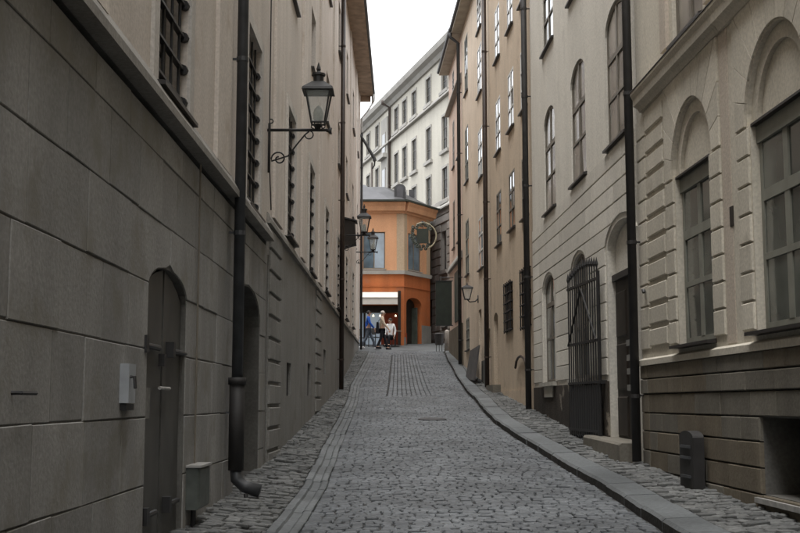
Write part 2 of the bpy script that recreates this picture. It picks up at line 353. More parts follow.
def drainpipe(B, F, s, z0, z1, o, r, mat, collars=1.9, shoe=True, top_bend=None, name='drainpipe', shoe_dir=.35):
    pts = []
    if top_bend: pts += [F.P(s, z1 + .35, top_bend), F.P(s, z1 + .18, top_bend), F.P(s, z1 - .05, o)]
    else: pts.append(F.P(s, z1, o))
    pts.append(F.P(s, z0 + (.28 if shoe else .02), o))
    m = MB(); m.tube(pts, r, 12)
    if shoe: m.tube([F.P(s, z0 + .30, o), F.P(s, z0 + .18, o + .01), F.P(s, z0 + .10, o + .1), F.P(s, z0 + .05, o + shoe_dir)], [r * 1.1, r * 1.12, r * 1.12, r * 1.2], 12)
    p = m.build(name, mat, B, smooth=True)
    z = z0 + .9
    while z < z1:
        m = MB(); m.tube([F.P(s, z - .03, o), F.P(s, z + .02, o)], r * 1.13, 12); fbox(m, F, s - .012, s + .012, z - .012, z + .012, -.02, o)
        m.build('bracket', mat, p); z += collars
    return p

# ---------------------------------------------------------------- ground profile
KS = [(-60, -2.9), (-30, -2.0), (0, -1.42), (8, -1.23), (13, -1.07), (18, -.82), (24, -.42), (30, .02), (35, .42), (40, 1.02), (44, 1.55), (48, 2.08), (52, 2.42), (54.5, 2.72), (57, 2.95), (60, 3.1), (80, 3.9), (140, 4.5), (400, 4.5)]
def gz(y):
    def lin(t):
        for (a, za), (b, zb) in zip(KS, KS[1:]):
            if t <= b: return za + (zb - za) * (t - a) / (b - a)
        return KS[-1][1]
    return (lin(y - 1) + 2 * lin(y) + lin(y + 1)) / 4
GCH = [(0, -1.20), (14, -1.20), (19.4, -1.32), (30, -1.45), (36, -1.62), (46, -1.45), (60, -1.4)]   # outer edge of the stone gutter
CURB = [(0, 2.34), (14, 2.37), (17, 2.25), (20, 2.10), (24, 1.90), (31, 1.90), (38, 1.82), (44, 1.75), (49, 1.72), (60, 1.7)]
def lerp(t, tab):
    for (a, va), (b, vb) in zip(tab, tab[1:]):
        if t <= b: return va + (vb - va) * max(0, (t - a)) / (b - a)
    return tab[-1][1]
def gutx(y): return lerp(y, GCH)
def curbx(y): return lerp(y, CURB) + .012 * math.sin(y * 1.1) + .004 * math.sin(y * 4.1)
RW = lambda y: 3.9 - .0389 * y if y < 26 else 2.957 - .0484 * (y - 25.98)
def zroad(x, y):
    a, b = gutx(y) + .3, curbx(y); t = (x - (a + b) / 2) / ((b - a) / 2)
    return gz(y) + .035 * (1 - t * t)
def zleft(x, y): return gz(y) + .02 + .05 * max(0, (gutx(y) - x))
def zright(x, y): return gz(y) + .10 + .03 * max(0, x - curbx(y))

def sheet(name, xs, ys, zf, mat, kind='structure', parent=None):
    vs = []; fs = []
    for j, y in enumerate(ys):
        for i in range(len(xs)):
            x = xs[i](y) if callable(xs[i]) else xs[i]
            vs.append((x, y, zf(x, y)))
    n = len(xs)
    for j in range(len(ys) - 1):
        for i in range(n - 1): fs.append((j * n + i, j * n + i + 1, (j + 1) * n + i + 1, (j + 1) * n + i))
    mb = MB(); mb.add(vs, fs); o = mb.build(name, mat, parent, recalc=False)
    if kind and not parent: o['kind'] = kind
    return o
ground_ys = [-60, -40, -30, -20, -10] + [k * 1.0 for k in range(-5, 66)] + [70, 80, 100, 140, 400]
ground = sheet('ground', [-300, -40, -10, -4, 0, 4, 10, 40, 300], ground_ys, lambda x, y: gz(y) - .10, M['joint'])
ys = [k * .5 for k in range(-20, 100)]
road = sheet('road', [lambda y: gutx(y) + .25, lambda y: .4, lambda y: curbx(y) + .05], ys, lambda x, y: zroad(x, y) - .015, M['joint'])
pave_l = sheet('pavement_left', [-2.3, lambda y: gutx(y) + .02], ys, lambda x, y: zleft(x, y) - .025, M['joint'])
pave_r = sheet('pavement_right', [lambda y: curbx(y) + .03, lambda y: RW(y) + .35], ys, lambda x, y: zright(x, y) - .025, M['joint'])
square = sheet('square', [-14, -6, -3, 0, 3, 6, 14], [48.8 + k * .5 for k in range(0, 60)], lambda x, y: gz(y) + .0, M['kerb'])

def sett(mb, x0, x1, y0, y1, zf, rot=0, h=.022, lift=.006, jit=.009, inset=.011):
    cx, cy = (x0 + x1) / 2, (y0 + y1) / 2; dz = random.gauss(0, lift)
    tx, ty = random.gauss(0, .025), random.gauss(0, .03)
    c, s = math.cos(rot), math.sin(rot)
    def q(x, y, d):
        X = x - cx; Y = y - cy
        xx, yy = cx + X * c - Y * s, cy + X * s + Y * c
        return (xx, yy, zf(xx, yy) + d + dz + tx * X + ty * Y)
    j = lambda: random.uniform(-jit, jit)
    low = [(x0 + j(), y0 + j()), (x1 + j(), y0 + j()), (x1 + j(), y1 + j()), (x0 + j(), y1 + j())]
    lo = [q(x, y, -h - .01) for x, y in low]
    k = inset * random.uniform(.7, 1.5)
    mid = [q(x + (cx - x) * .04, y + (cy - y) * .04, -.010) for x, y in low]
    hi = [q(x + math.copysign(min(k, abs(cx - x) * .5), cx - x), y + math.copysign(min(k, abs(cy - y) * .5), cy - y), 0) for x, y in low]
    t = random.random()
    mb.add(lo + mid + hi, [(8, 9, 10, 11)] + [(i, (i + 1) % 4, 4 + (i + 1) % 4, 4 + i) for i in range(4)] + [(4 + i, 4 + (i + 1) % 4, 8 + (i + 1) % 4, 8 + i) for i in range(4)], t)

# road setts: rows across the street; the 300 that show largest are objects of their own
single = 0; rest = MB(); y = 7.0
while y < 49.0:
    rh = random.uniform(.088, .118)
    patch = 31.8 < y < 46.8
    x = gutx(y) + .275
    xe = curbx(y) - .02
    px0, px1 = (-.42, .78 - (y - 31.8) * .016)
    while x < xe - .05:
        if patch and px0 - .03 < x < px1:
            x += .001
            w = (px1 - px0) / 9
            if abs(x - px0) < .2 and x < px0 + w * .5: x = px0
            x1 = x + w - .012
            sett(rest, x, x1, y, y + rh * .93, zroad, 0, .05, .003, .006, .02); x += w; continue
        w = random.uniform(.10, .175)
        if patch and x < px0 < x + w + .06: w = px0 - x - .035
        x1 = min(x + w, xe)
        g = random.uniform(.006, .02)
        mb = rest
        inview = y > 10.2 and -0.95 < x < 2.3
        if inview and single < 300: mb = MB()
        if w > .04: sett(mb, x, x1 - g, y, y + rh - g * .8, zroad, random.gauss(0, .02), lift=.003 if y > 20 else .005)
        if mb is not rest:
            mb.build('sett', M['sett'], road, loc=None, recalc=False, tint=True); single += 1
        x += w if not (patch and px0 - .02 < x + w + .035 < px0 + .02) else w + .036
    y += rh
o = rest.build('setts', M['sett'], road, recalc=False, tint=True); o['kind'] = 'stuff'

# pavement cobbles, smaller and laid slantwise, then kerb slabs and the three-ridged gutter stones
def cobble_band(parent, xa, xb, zf, skew, y0, y1, viewtest, sz=(.07, .11)):
    rest = MB(); n = 0; y = y0
    while y < y1:
        rh = random.uniform(*sz); x = xa(y)
        while x < xb(y) - .03:
            w = random.uniform(.10, .20); x1 = min(x + w, xb(y))
            yy = y + (x - xa(y)) * skew + random.uniform(-.01, .01)
            mb = rest
            if viewtest(x, yy) and n < 300: mb = MB(); n += 1
            sett(mb, x, x1 - .012, yy, yy + rh - .012, zf, random.gauss(skew * .9, .08), lift=.011, jit=.014, inset=.014)
            if mb is not rest: mb.build('cobble', M['sett_side'], parent, recalc=False, tint=True)
            x += w
        y += rh
    o = rest.build('cobbles', M['sett_side'], parent, recalc=False, tint=True); o['kind'] = 'stuff'
cobble_band(pave_l, lambda y: -2.0, lambda y: gutx(y) - .01, zleft, -.35, 7, 49, lambda x, y: y > 10.6)
cobble_band(pave_r, lambda y: curbx(y) + .36, lambda y: RW(y) + .05, zright, .30, 7, 47.5, lambda x, y: y > 9.8 and x < 3.6)
y = 6.0
while y < 47.5:
    ln = random.uniform(.85, 1.35); mb = MB(); n = 5; t = random.random()
    dz = random.uniform(-.005, .005); dx = random.uniform(-.005, .005)
    rows = []
    for k in range(n + 1):
        yy = y + .008 + (ln - .016) * k / n; a = curbx(yy) + dx + random.uniform(-.006, .006); b = curbx(yy) + .345
        rows.append([(a, yy, gz(yy) - .1), (a, yy, gz(yy) + .075 + dz), (a + .03, yy, gz(yy) + .104 + dz), (b, yy, zright(b, yy) + .004 + dz), (b, yy, gz(yy) - .05)])
    vs = [p for r_ in rows for p in r_]; fs = [(k * 5 + i, k * 5 + i + 1, (k + 1) * 5 + i + 1, (k + 1) * 5 + i) for k in range(n) for i in range(4)] + [(4, 3, 2, 1, 0), tuple(n * 5 + i for i in range(5))]
    mb.add(vs, fs, t); ko = mb.build('kerb_stone', M['kerb'], pave_r, tint=True, recalc=False); ko.data.materials.append(M['kerb_shade_dirt'])
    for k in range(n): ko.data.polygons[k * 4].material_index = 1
    y += ln
y = 6.0
prof = [(0, -.06), (0, .03), (.012, .038), (.085, .034), (.10, .010), (.115, .008), (.185, .004), (.20, .020), (.215, .024), (.27, .022), (.28, .015), (.28, -.06)]
while y < 49:
    ln = random.uniform(.7, 1.2); mb = MB(); n = 4; t = random.random(); dz = random.uniform(-.006, .006); dx = random.uniform(-.01, .01)
    rows = []
    for k in range(n + 1):
        yy = y + .006 + (ln - .012) * k / n; a = gutx(yy) + dx + random.uniform(-.004, .004)
        rows.append([(a + px, yy, gz(yy) + pz + dz) for px, pz in prof])
    q = len(prof); vs = [p for r_ in rows for p in r_]
    fs = [(k * q + i, k * q + i + 1, (k + 1) * q + i + 1, (k + 1) * q + i) for k in range(n) for i in range(q - 1)] + [tuple(range(q - 1, -1, -1)), tuple(n * q + i for i in range(q))]
    mb.add(vs, fs, t); mb.build('gutter_stone', M['kerb'], pave_l, tint=True); y += ln
# worn manhole cover and sunken patches in the carriageway
mb = MB(); c = (.62, 24.6)
mb.prism([(c[0] + .30 * math.cos(a), c[1] + .30 * math.sin(a), zroad(*c) + (.30 * math.sin(a)) * .07 - .02) for a in [k * math.pi / 12 for k in range(24)]],
         [(c[0] + .30 * math.cos(a), c[1] + .30 * math.sin(a), zroad(*c) + (.30 * math.sin(a)) * .07 + .012) for a in [k * math.pi / 12 for k in range(24)]])
mh = mb.build('manhole_cover', M['iron'], loc=(c[0], c[1], zroad(*c))); tag(mh, 'round dark iron cover sunk in the cobbled carriageway', 'manhole cover')

# ================================================================ LEFT BUILDING (grey stone base, beige upper wall)
FL = Fac(-1.95, 0, 0, 1, 1)
LB = thing('stone_base_building', 'long beige building along the left side with barred windows and a grey stone base', 'building', (-1.95, 20, gz(20)))
holes_lo, holes_up = [], []
Y0L, Y1L = -42, 50.6  # unseen run behind the camera, lengthened to cut sky light on the near street
holes_lo.append((arch_outline(8.78, 10.3, -1.35, .88, .22), .24))       # steel door
holes_lo.append((arch_outline(13.35, 15.6, -1.3, 1.02, .44), .75))      # deep doorway
slots = [(19.35, 20.1, .12, .68), (23.6, 24.4, .15, .82), (28.3, 29.1, .7, 1.32)]
for a, b, c0, c1 in slots: holes_lo.append((rect(a, b, c0, c1), .3))
# upper windows behind iron grilles, five metres apart
up = [(4.1, 2.52, 4.75), (9.45, 2.52, 4.75), (14.6, 2.45, 4.75), (19.6, 2.8, 5.0), (24.1, 2.72, 4.97), (29.0, 2.78, 4.9), (34.2, 2.8, 4.9), (39.2, 2.85, 4.95), (44.3, 2.9, 5.0)]
STR1, STR2 = 2.29, 2.60
wins = []
for k, (c, a, b) in enumerate(up):
    w = window(LB, FL, holes_up, c - .66, c + .66, a, b, dep=.2, cols=2, rows=4, fm='frame_d', gm='pane', sill=True, sill_o=.10, sillm='sill'); wins.append((w, c, a, b))
for c in (4.1, 9.45, 14.6, 19.9, 24.4, 29.2, 34.4, 39.3, 44.3, 48.4):
    window(LB, FL, holes_up, c - .6, c + .6, 7.12, 8.46, dep=.16, cols=2, rows=2, fm='frame_d')
    window(LB, FL, holes_up, c - .6, c + .6, 10.6, 12.2, dep=.16, cols=2, rows=3, fm='frame_d')
holes_lo.append((rect(-41, 16.2, 2.225, 2.285), .12)); holes_lo_a = [h for h in holes_lo if h[0][0][0] < 16]; holes_lo_b = [h for h in holes_lo if h[0][0][0] >= 16]
wall_panel(FL, Y0L, 16.25, -3, STR1 + .12, holes_lo_a, M['mortar'], LB, o=-.005)
wall_panel(FL, 16.25, Y1L, -3, 2.62, holes_lo_b, M['plaster_low'], LB)
hu = [h for h in holes_up]
wall_panel(FL, Y0L, 16.25, STR1 + .12, 13.95, [h for h in hu if h[0][0][0] < 16], M['plaster_up'], LB, o=0)
wall_panel(FL, 16.25, Y1L, 2.62, 13.95, [h for h in hu if h[0][0][0] >= 16], M['plaster_up'], LB, o=0)
body(LB, FL, Y0L, Y1L, -3, 14.4, M['plaster_up'], front=.85)
for a, b, c0, c1 in slots:
    m = MB(); fbox(m, FL, a, b, c0, c1, -.34, -.3); s_ = m.build('cellar_hatch', M['door_dark'], LB)
    m = MB()
    for k in range(3): fbox(m, FL, a + (b - a) * (k + 1) / 4 - .012, a + (b - a) * (k + 1) / 4 + .012, c0, c1, -.06, -.035)
    m.build('bars', M['iron'], s_)
# stone blocks of the base
course = [-1.66, -1.14, -.62, -.11, .41, .92, 1.44, 1.96, 2.225]
def opening_edge(z, ops):      # list of (lo, hi) spans closed to blocks at height z
    out = []
    for (s0, s1, zs, rise) in ops:
        if z < zs: out.append((s0, s1))
        elif z < zs + rise:
            h = (s1 - s0) / 2 * math.sqrt(max(0, 1 - ((z - zs) / rise) ** 2)); c = (s0 + s1) / 2; out.append((c - h, c + h))
        else: c = (s0 + s1) / 2; out.append((c, c))
    return out
def course_blocks(B, F, ops, cs, s0, s1, o0, o1, mat, wid, gap=.010, bev=.008, name='stone_block', prob_var=.004, alt=None, stop=None, jz=0):
    for ci in range(len(cs) - 1):
        za, zb = cs[ci] + gap / 2, cs[ci + 1] - gap / 2
        N = 14; zz = [za + (zb - za) * k / N for k in range(N + 1)]
        act = [op for op in ops if op[2] + op[3] > za and (len(op) < 5 or True)]
        ed = [opening_edge(z, [(p[0], p[1], p[2], p[3]) for p in act]) for z in zz]
        act_i = sorted(range(len(act)), key=lambda i: act[i][0])
        lefts = [('w', s0)]; segs = []
        prev = [s0] * (N + 1)
        for i in act_i:
            if act[i][4] > zb: continue
            segs.append((prev, [e[i][0] for e in ed])); prev = [e[i][1] for e in ed]
        segs.append((prev, [s1] * (N + 1)))
        for L_, R_ in segs:
            a, b = max(L_), min(R_)
            if b - a < .02 and max(R_[k] - L_[k] for k in range(N + 1)) < .05: continue
            cuts = []; x = a + random.uniform(.35, 1) * wid[0] if b - a > wid[1] else b
            while x < b - wid[0] * .5: cuts.append(x); x += random.uniform(*wid)
            bounds = [L_] + [[c_] * (N + 1) for c_ in cuts] + [R_]
            for p, q in zip(bounds, bounds[1:]):
                lft = [(p[k] + gap / 2, zz[k]) for k in range(N + 1)]; rgt = [(q[k] - gap / 2, zz[k]) for k in range(N + 1)]
                if len(set(round(v, 4) for v in p)) == 1: lft = [lft[0], lft[-1]]
                if len(set(round(v, 4) for v in q)) == 1: rgt = [rgt[0], rgt[-1]]
                pts = [lft[0], rgt[0]] + rgt[1:] + lft[:0:-1]
                if max(t[0] for t in pts) - min(t[0] for t in pts) < .04: continue
                if jz: pts = [(u, v + random.uniform(-jz, jz)) if len(pts) == 4 else (u, v) for u, v in pts]
                m = MB(); block_poly(m, F, pts, o0, o1 + random.uniform(-prob_var, prob_var), bev)
                m.build(name, mat if not callable(mat) else mat(), B)
ops_l = [(8.76, 10.32, .88, .23, -2), (13.3, 15.65, 1.02, .46, -2)]
course_blocks(LB, FL, ops_l, course, 3.2, 16.22, -.03, .004, M['stone'], (.62, 1.25), gap=.009, bev=.005, prob_var=.004, jz=.005)
# string course: a sloped ledge, a step up at 16.2 m
def ledge(B, F, s0, s1, z0, z1, out, mat, name='string_course'):
    m = MB(); pr = [(z0, .01), (z0, out), (z0 + .07, out), (z1, .015), (z1, -.02), (z0, -.02)]
    m.prism([F.P(s0, z, o) for z, o in pr], [F.P(s1, z, o) for z, o in pr]); return m.build(name, mat, B)
for a, b in [(-41.9, -14.01), (-14, -9), (-9, -4), (-4, .8), (.8, 3.9), (3.91, 7.1), (7.11, 10.4), (10.41, 13.4), (13.41, 16.24)]: ledge(LB, FL, a, b, STR1, 2.54, .12, M['string'])
a = 16.26
while a < 50.4:
    b = min(a + 3.4, 50.6); ledge(LB, FL, a, b - .008, 2.56, 2.72, .06, M['string']); a = b
m = MB(); fbox(m, FL, Y0L, 16.22, STR1 + .12, 2.42, -.0, .001)
# quoin strips (short projecting blocks) at two places
for (q0, q1) in [(16.62, 18.15), (25.6, 27.2)]:
    z = -1.0 if q0 < 20 else -.2
    while z < 2.5:
        for (u, v) in ((q0, q0 + .72), (q0 + .73, q1)):
            m = MB(); zt = min(z + .30, 2.54); block_poly(m, FL, rect(u, v, z + .012, zt - .012), -.02, .035, .012); m.build('quoin_block', M['plaster_low'], LB)
        z += .325
    m = MB()
# pilaster strips and pale window surrounds on the upper wall
for (p0, p1) in [(6.3, 7.2), (11.6, 12.5), (16.9, 18.1), (21.6, 22.5), (26.1, 27.2), (31.2, 32.2), (36.4, 37.3), (41.3, 42.2), (46.2, 47.2), (49.8, 50.6)]:
    m = MB(); fbox(m, FL, p0, p1, 2.74 if p0 > 16.2 else 2.50, 13.7, -.01, .045); m.build('pilaster', M['plaster_up'], LB)
for w, c, a, b in wins:
    m = MB()
    for (u, v) in ((c - .84, c - .665), (c + .665, c + .84)): fbox(m, FL, u, v, a - .05, b + .16, -.01, .032)
    fbox(m, FL, c - .664, c + .664, b + .005, b + .16, -.01, .03)
    m.build('window_surround', M['trim_up'], LB)
# iron grilles
for k, (w, c, a, b) in enumerate(wins):
    n = 4
    g = None; m = MB()
    for i in range(n):
        s = c - .66 + 1.32 * (i + .5) / n
        m.tube([FL.P(s, a + .01, -.045), FL.P(s, b - .01, -.045)], .014, 6)
    g = m.build('window_grille', M['iron'], LB)
    z = a + .16
    while z < b - .05:
        m = MB(); fbox(m, FL, c - .66, c + .655, z - .012, z + .012, -.07, -.02); m.tube([FL.P(c + .60, z, -.035), FL.P(c + .66, z, -.03)], .045, 8)
        m.build('cross_bar', M['iron'], g); z += .30
# steel double door with locking bars
m = MB(); out_ = arch_outline(8.78, 10.3, -1.35, .88, .22)
dl = MB(); fpoly(dl, FL, [(8.80, -1.3), (9.52, -1.3), (9.52, 1.10), (9.2, 1.04), (8.95, .96), (8.80, .88)], -.10, -.05); dd = dl.build('door', M['door_metal'], LB); dd['label'] = 'left leaf of the grey steel double door, carrying a faded notice'
dr = MB(); fpoly(dr, FL, [(9.56, -1.3), (10.28, -1.3), (10.28, .88), (10.13, .96), (9.88, 1.04), (9.56, 1.10)], -.095, -.045); d2 = dr.build('door', M['door_metal'], LB)
m = MB(); fpoly(m, FL, out_, -.26, -.22); m.build('door_backing', M['iron'], LB)
m = MB(); fbox(m, FL, 8.9, 9.12, -.12, .12, -.05, -.045); m.build('notice', M['sticker'], dd)
for d, s0, s1, z in ((dd, 8.70, 9.30, .44), (d2, 9.72, 10.40, .44), (dd, 8.86, 9.3, -.86), (d2, 9.7, 10.2, -.84)):
    m = MB(); m.tube([FL.P(s0, z, -.02), FL.P(s1, z, -.02)], .024, 8); fbox(m, FL, s0 - .04, s0 + .05, z - .06, z + .07, -.05, .022); m.build('hinge_strap', M['iron'], d)
m = MB(); m.tube([FL.P(9.3, .12, -.01), FL.P(9.7, .12, -.01)], .014, 8); m.build('handle', M['pipe_light'], dd)
m = MB(); fbox(m, FL, 9.42, 9.5, .30, .40, -.05, .0); m.build('padlock', M['iron'], dd)
# deep doorway
m = MB(); fpoly(m, FL, arch_outline(13.35, 15.6, -1.3, 1.02, .44), -.74, -.68); dw = m.build('door', M['door_dark'], LB); dw['label'] = 'dark timber door deep in its arched opening'
for i in range(4):
    for j in range(2):
        m = MB(); block_poly(m, FL, rect(13.45 + i * .53, 13.9 + i * .53, -1.15 + j * 1.1, -.15 + j * 1.05), -.68, -.65, .015); m.build('door_panel', M['door_dark'], dw)
# roof, eaves, gutter
roof(LB, FL, Y0L, Y1L + .1, 13.75, .62, M['roof'], M['wood_soffit'], M['iron'], boards=True)
m = MB(); fbox(m, FL, Y1L - .0, Y1L + .12, 13.5, 13.74, 0, .5); m.build('eaves_end', M['wood_soffit'], LB)
# gutter outlet pipe at the far end, iron stay below it
m = MB(); m.tube([FL.P(50.5, 13.8, .62), FL.P(50.5, 13.5, .62), FL.P(50.5, 13.35, .56)], [.09, .07, .04], 8); m.tube([FL.P(50.5, 13.4, .6), FL.P(50.5, 13.0, .35), FL.P(50.5, 12.7, .10), FL.P(50.5, 4.2, .09)], .04, 8)
m.build('outlet_pipe', M['pipe_light'], LB, smooth=True)
m = MB(); m.tube([FL.P(50.3, 11.9, .05), FL.P(50.3, 10.85, .66), FL.P(50.3, 10.7, .70)], [.05, .075, .09], 8); m.tube([FL.P(50.3, 10.72, .70), FL.P(50.3, 10.5, .68), FL.P(50.3, 10.35, .58)], .035, 8)
m.build('iron_stay', M['iron'], LB)
dp = drainpipe(LB, FL, 12.75, gz(12.5) + .08, 13.6, .12, .062, M['pipe_grey'], collars=2.0, shoe=True, shoe_dir=.27)
dp['label'] = 'near black drainpipe with a cast iron boot at its foot'
m = MB(); m.tube([FL.P(12.75, gz(12.6) + .35, .12), FL.P(12.75, .25, .12)], .085, 12); m.tube([FL.P(12.75, .2, .12), FL.P(12.75, .28, .12)], .1, 12); m.build('cast_iron_sleeve', M['pipe'], dp, smooth=True)
m = MB(); m.tube([FL.P(12.66, gz(12.6) - .02, .25), FL.P(12.70, gz(12.6) + .10, .24)], .022, 8); m.build('foot_prop', M['iron'], dp)
drainpipe(LB, FL, 34.3, gz(34) + .05, 13.6, .12, .07, M['brown_pipe'], collars=2.4, shoe=False)
drainpipe(LB, FL, 50.35, gz(50) + .05, 12.0, .12, .05, M['pipe'], collars=2.4, shoe=False)
m = MB(); fbox(m, FL, 34.1, 34.6, .1, 2.6, .02, .30); 
# thin conduit with cable beside the steel door
m = MB(); m.tube([FL.P(10.72, 2.25, .03), FL.P(10.72, -.55, .03)], .009, 6); cd = m.build('conduit', M['frame_t'], LB)
m = MB(); m.tube([FL.P(14.95, 6.8, .055), FL.P(15.98, 6.7, .055), FL.P(15.98, 3.5, .055), FL.P(16.3, 2.75, .055)], .010, 5); m.build('cable', M['iron'], LB)
m = MB(); m.tube([FL.P(16.28, 2.1, .03), FL.P(16.28, -.8, .03)], .014, 6); m.build('conduit', M['plaster_low'], LB)

# boxes on the left wall
ub = thing('meter_box', 'small pale meter box with a dark lever, left of the steel door', 'meter box', FL.P(8.0, 0, .03))
m = MB(); fbox(m, FL, 7.92, 8.12, .0, .27, .0, .07); m.build('case', M['white_box'], ub)
m = MB(); fbox(m, FL, 8.13, 8.24, .03, .25, .0, .04); m.build('side_plate', M['board_grey'], ub)
m = MB(); m.tube([FL.P(7.96, .18, .07), FL.P(7.96, .18, .10), FL.P(7.94, .10, .11)], .012, 6); m.build('lever', M['iron'], ub)
m = MB(); fbox(m, FL, 7.95, 8.18, -.05, -.005, .0, .05); m.build('cable_gland', M['iron'], ub)
gb = thing('junction_box', 'grey green junction box low on the wall between the steel door and the drainpipe', 'junction box', FL.P(10.7, -1, .03))
m = MB(); block_poly(m, FL, rect(10.45, 11.0, -.95, -.58), 0, .13, .02); m.build('case', M['box_green'], gb)
m = MB(); fbox(m, FL, 10.43, 11.02, -.575, -.555, 0, .145); m.build('cap', M['pipe_light'], gb)
m = MB(); m.tube([FL.P(10.6, -.95, .05), FL.P(10.6, -1.2, .05)], .025, 8); m.build('cable_tube', M['iron'], gb)
hk = MB(); hk.tube([FL.P(5.75, .05, 0), FL.P(5.75, .05, .05), FL.P(5.95, .05, .06)], .012, 6)
hk.build('wall_hook', M['iron'], LB)
hb = thing('hoist_box', 'dark wooden box hung high on the left wall beside the second lantern', 'box', FL.P(36.4, 4.9, 0))
m = MB(); m.prism([FL.P(36.3, 4.95, .02), FL.P(36.3, 5.05, .45), FL.P(36.3, 5.75, .40), FL.P(36.3, 5.85, .02)], [FL.P(36.9, 4.95, .02), FL.P(36.9, 5.05, .45), FL.P(36.9, 5.75, .40), FL.P(36.9, 5.85, .02)]); m.build('case', M['door_dark'], hb)
m = MB(); m.prism([FL.P(36.25, 5.76, .48), FL.P(36.25, 5.80, .48), FL.P(36.25, 5.92, .0), FL.P(36.25, 5.87, .0)], [FL.P(36.95, 5.76, .48), FL.P(36.95, 5.80, .48), FL.P(36.95, 5.92, .0), FL.P(36.95, 5.87, .0)]); m.build('lid', M['iron'], hb)

# ---------------------------------------------------------------- wall lanterns
def lantern(loc, label, group, sgn=1):
    T = thing('wall_lantern', label, 'street lamp', loc, group); b = Vector(loc)
    def w(x, y, z): return b + Vector((x * sgn, y, z))
    m = MB(); m.tube([w(0, 0, 0), w(.86, 0, 0)], .022, 8); m.tube([w(.03, 0, .10), w(.03, 0, -.62)], .020, 8)
    m.tube([w(.86, 0, 0), w(.90, 0, -.03), w(.90, 0, .03)], .03, 8)
    m.build('arm', M['iron'], T, smooth=True)
    m = MB(); sc = []
    for k in range(22):                                   # scroll
        a = k / 21 * math.pi * 2.6 + math.pi * .5; r = .028 + .085 * (k / 21); sc.append(w(.17 + r * math.cos(a) * 1.0, 0, -.42 + r * math.sin(a)))
    sc2 = sc + [w(.30, 0, -.38), w(.42, 0, -.22), w(.54, 0, -.07), w(.60, 0, -.02)]
    m.tube(sc2, .012, 6)
    m.tube([w(.60 + .06 * math.cos(a), 0, -.07 + .06 * math.sin(a)) for a in [math.pi * .6 - k * .5 for k in range(11)]], .010, 6)
    m.tube([w(.05 + .03 * math.cos(a), 0, .13 + .03 * math.sin(a)) for a in [-math.pi * .8 + k * .5 for k in range(10)]], .010, 6)
    m.build('scroll', M['iron'], T, smooth=True)
    cx = .73; z0, z1 = .10, .56; h0, h1 = .095, .175
    m = MB()
    for sx in (-1, 1):
        for sy in (-1, 1): m.tube([w(cx + sx * h0, sy * h0, z0), w(cx + sx * h1, sy * h1, z1)], .012, 6)
    for z, h in ((z0, h0), (z1, h1)):
        q = [w(cx - h, -h, z), w(cx + h, -h, z), w(cx + h, h, z), w(cx - h, h, z)]
        for i in range(4): m.tube([q[i], q[(i + 1) % 4]], .014, 6)
    m.build('lamp_frame', M['iron'], T)
    for dx, dy in ((1, 0), (-1, 0), (0, 1), (0, -1)):
        a0, a1 = h0 * .97, h1 * .97
        if dx: q = [w(cx + dx * a0, -a0, z0), w(cx + dx * a0, a0, z0), w(cx + dx * a1, a1, z1), w(cx + dx * a1, -a1, z1)]
        else: q = [w(cx - a0, dy * a0, z0), w(cx + a0, dy * a0, z0), w(cx + a1, dy * a1, z1), w(cx - a1, dy * a1, z1)]
        m = MB(); m.add(q, [(0, 1, 2, 3)]); m.build('lamp_pane', LGLASS, T, recalc=False)
    m = MB(); ring = lambda h, z: [w(cx - h, -h, z), w(cx + h, -h, z), w(cx + h, h, z), w(cx - h, h, z)]
    m.prism(ring(.225, .555), ring(.215, .59)); m.prism(ring(.215, .59), ring(.085, .70))
    m.tube([w(cx, 0, .69), w(cx, 0, .80)], .075, 10); m.tube([w(cx, 0, .80), w(cx, 0, .83)], .10, 10); m.tube([w(cx, 0, .83), w(cx, 0, .87), w(cx, 0, .90), w(cx, 0, .95), w(cx, 0, 1.0)], [.06, .025, .035, .02, .005], 8)
    m.build('lamp_cap', M['iron'], T)
    m = MB(); m.tube([w(cx, 0, .02), w(cx, 0, .08)], [.03, .07], 8)
    for k in range(6):
        a = k * math.pi / 3; m.tube([w(cx + .03 * math.cos(a), .03 * math.sin(a), .0), w(cx + .10 * math.cos(a), .10 * math.sin(a), .04), w(cx + .09 * math.cos(a), .09 * math.sin(a), .10)], .009, 5)
    m.build('lamp_cup', M['iron'], T)
    m = MB(); m.tube([w(cx, 0, .11), w(cx, 0, .16), w(cx, 0, .24), w(cx, 0, .31), w(cx, 0, .36)], [.04, .07, .075, .055, .01], 10); m.build('burner_globe', M['lampglobe'], T, smooth=True)
    return T
m_, t_, b_ = newmat('clear_lamp_glass'); b_.inputs['Base Color'].default_value = (.85, .9, .86, 1); b_.inputs['Alpha'].default_value = .28; b_.inputs['Roughness'].default_value = .12; LGLASS = m_
M['lampglobe'] = plain('opal_globe', (.30, .31, .27), .5)
l1 = lantern((-1.95, 16.2, 3.90), 'nearest and largest black wall lantern on a scrolled bracket above the left pavement', 'scroll bracket lanterns on the left wall')
l2 = copy_tree(l1); l2.location = (-1.95, 35.8, 5.24); l2['label'] = 'black lantern on the left wall beside the drainpipe and the dark hoist box'
l3 = copy_tree(l1); l3.location = (-1.95, 46.4, 6.10); l3['label'] = 'farthest left lantern, seen against the blue upper window of the orange house'

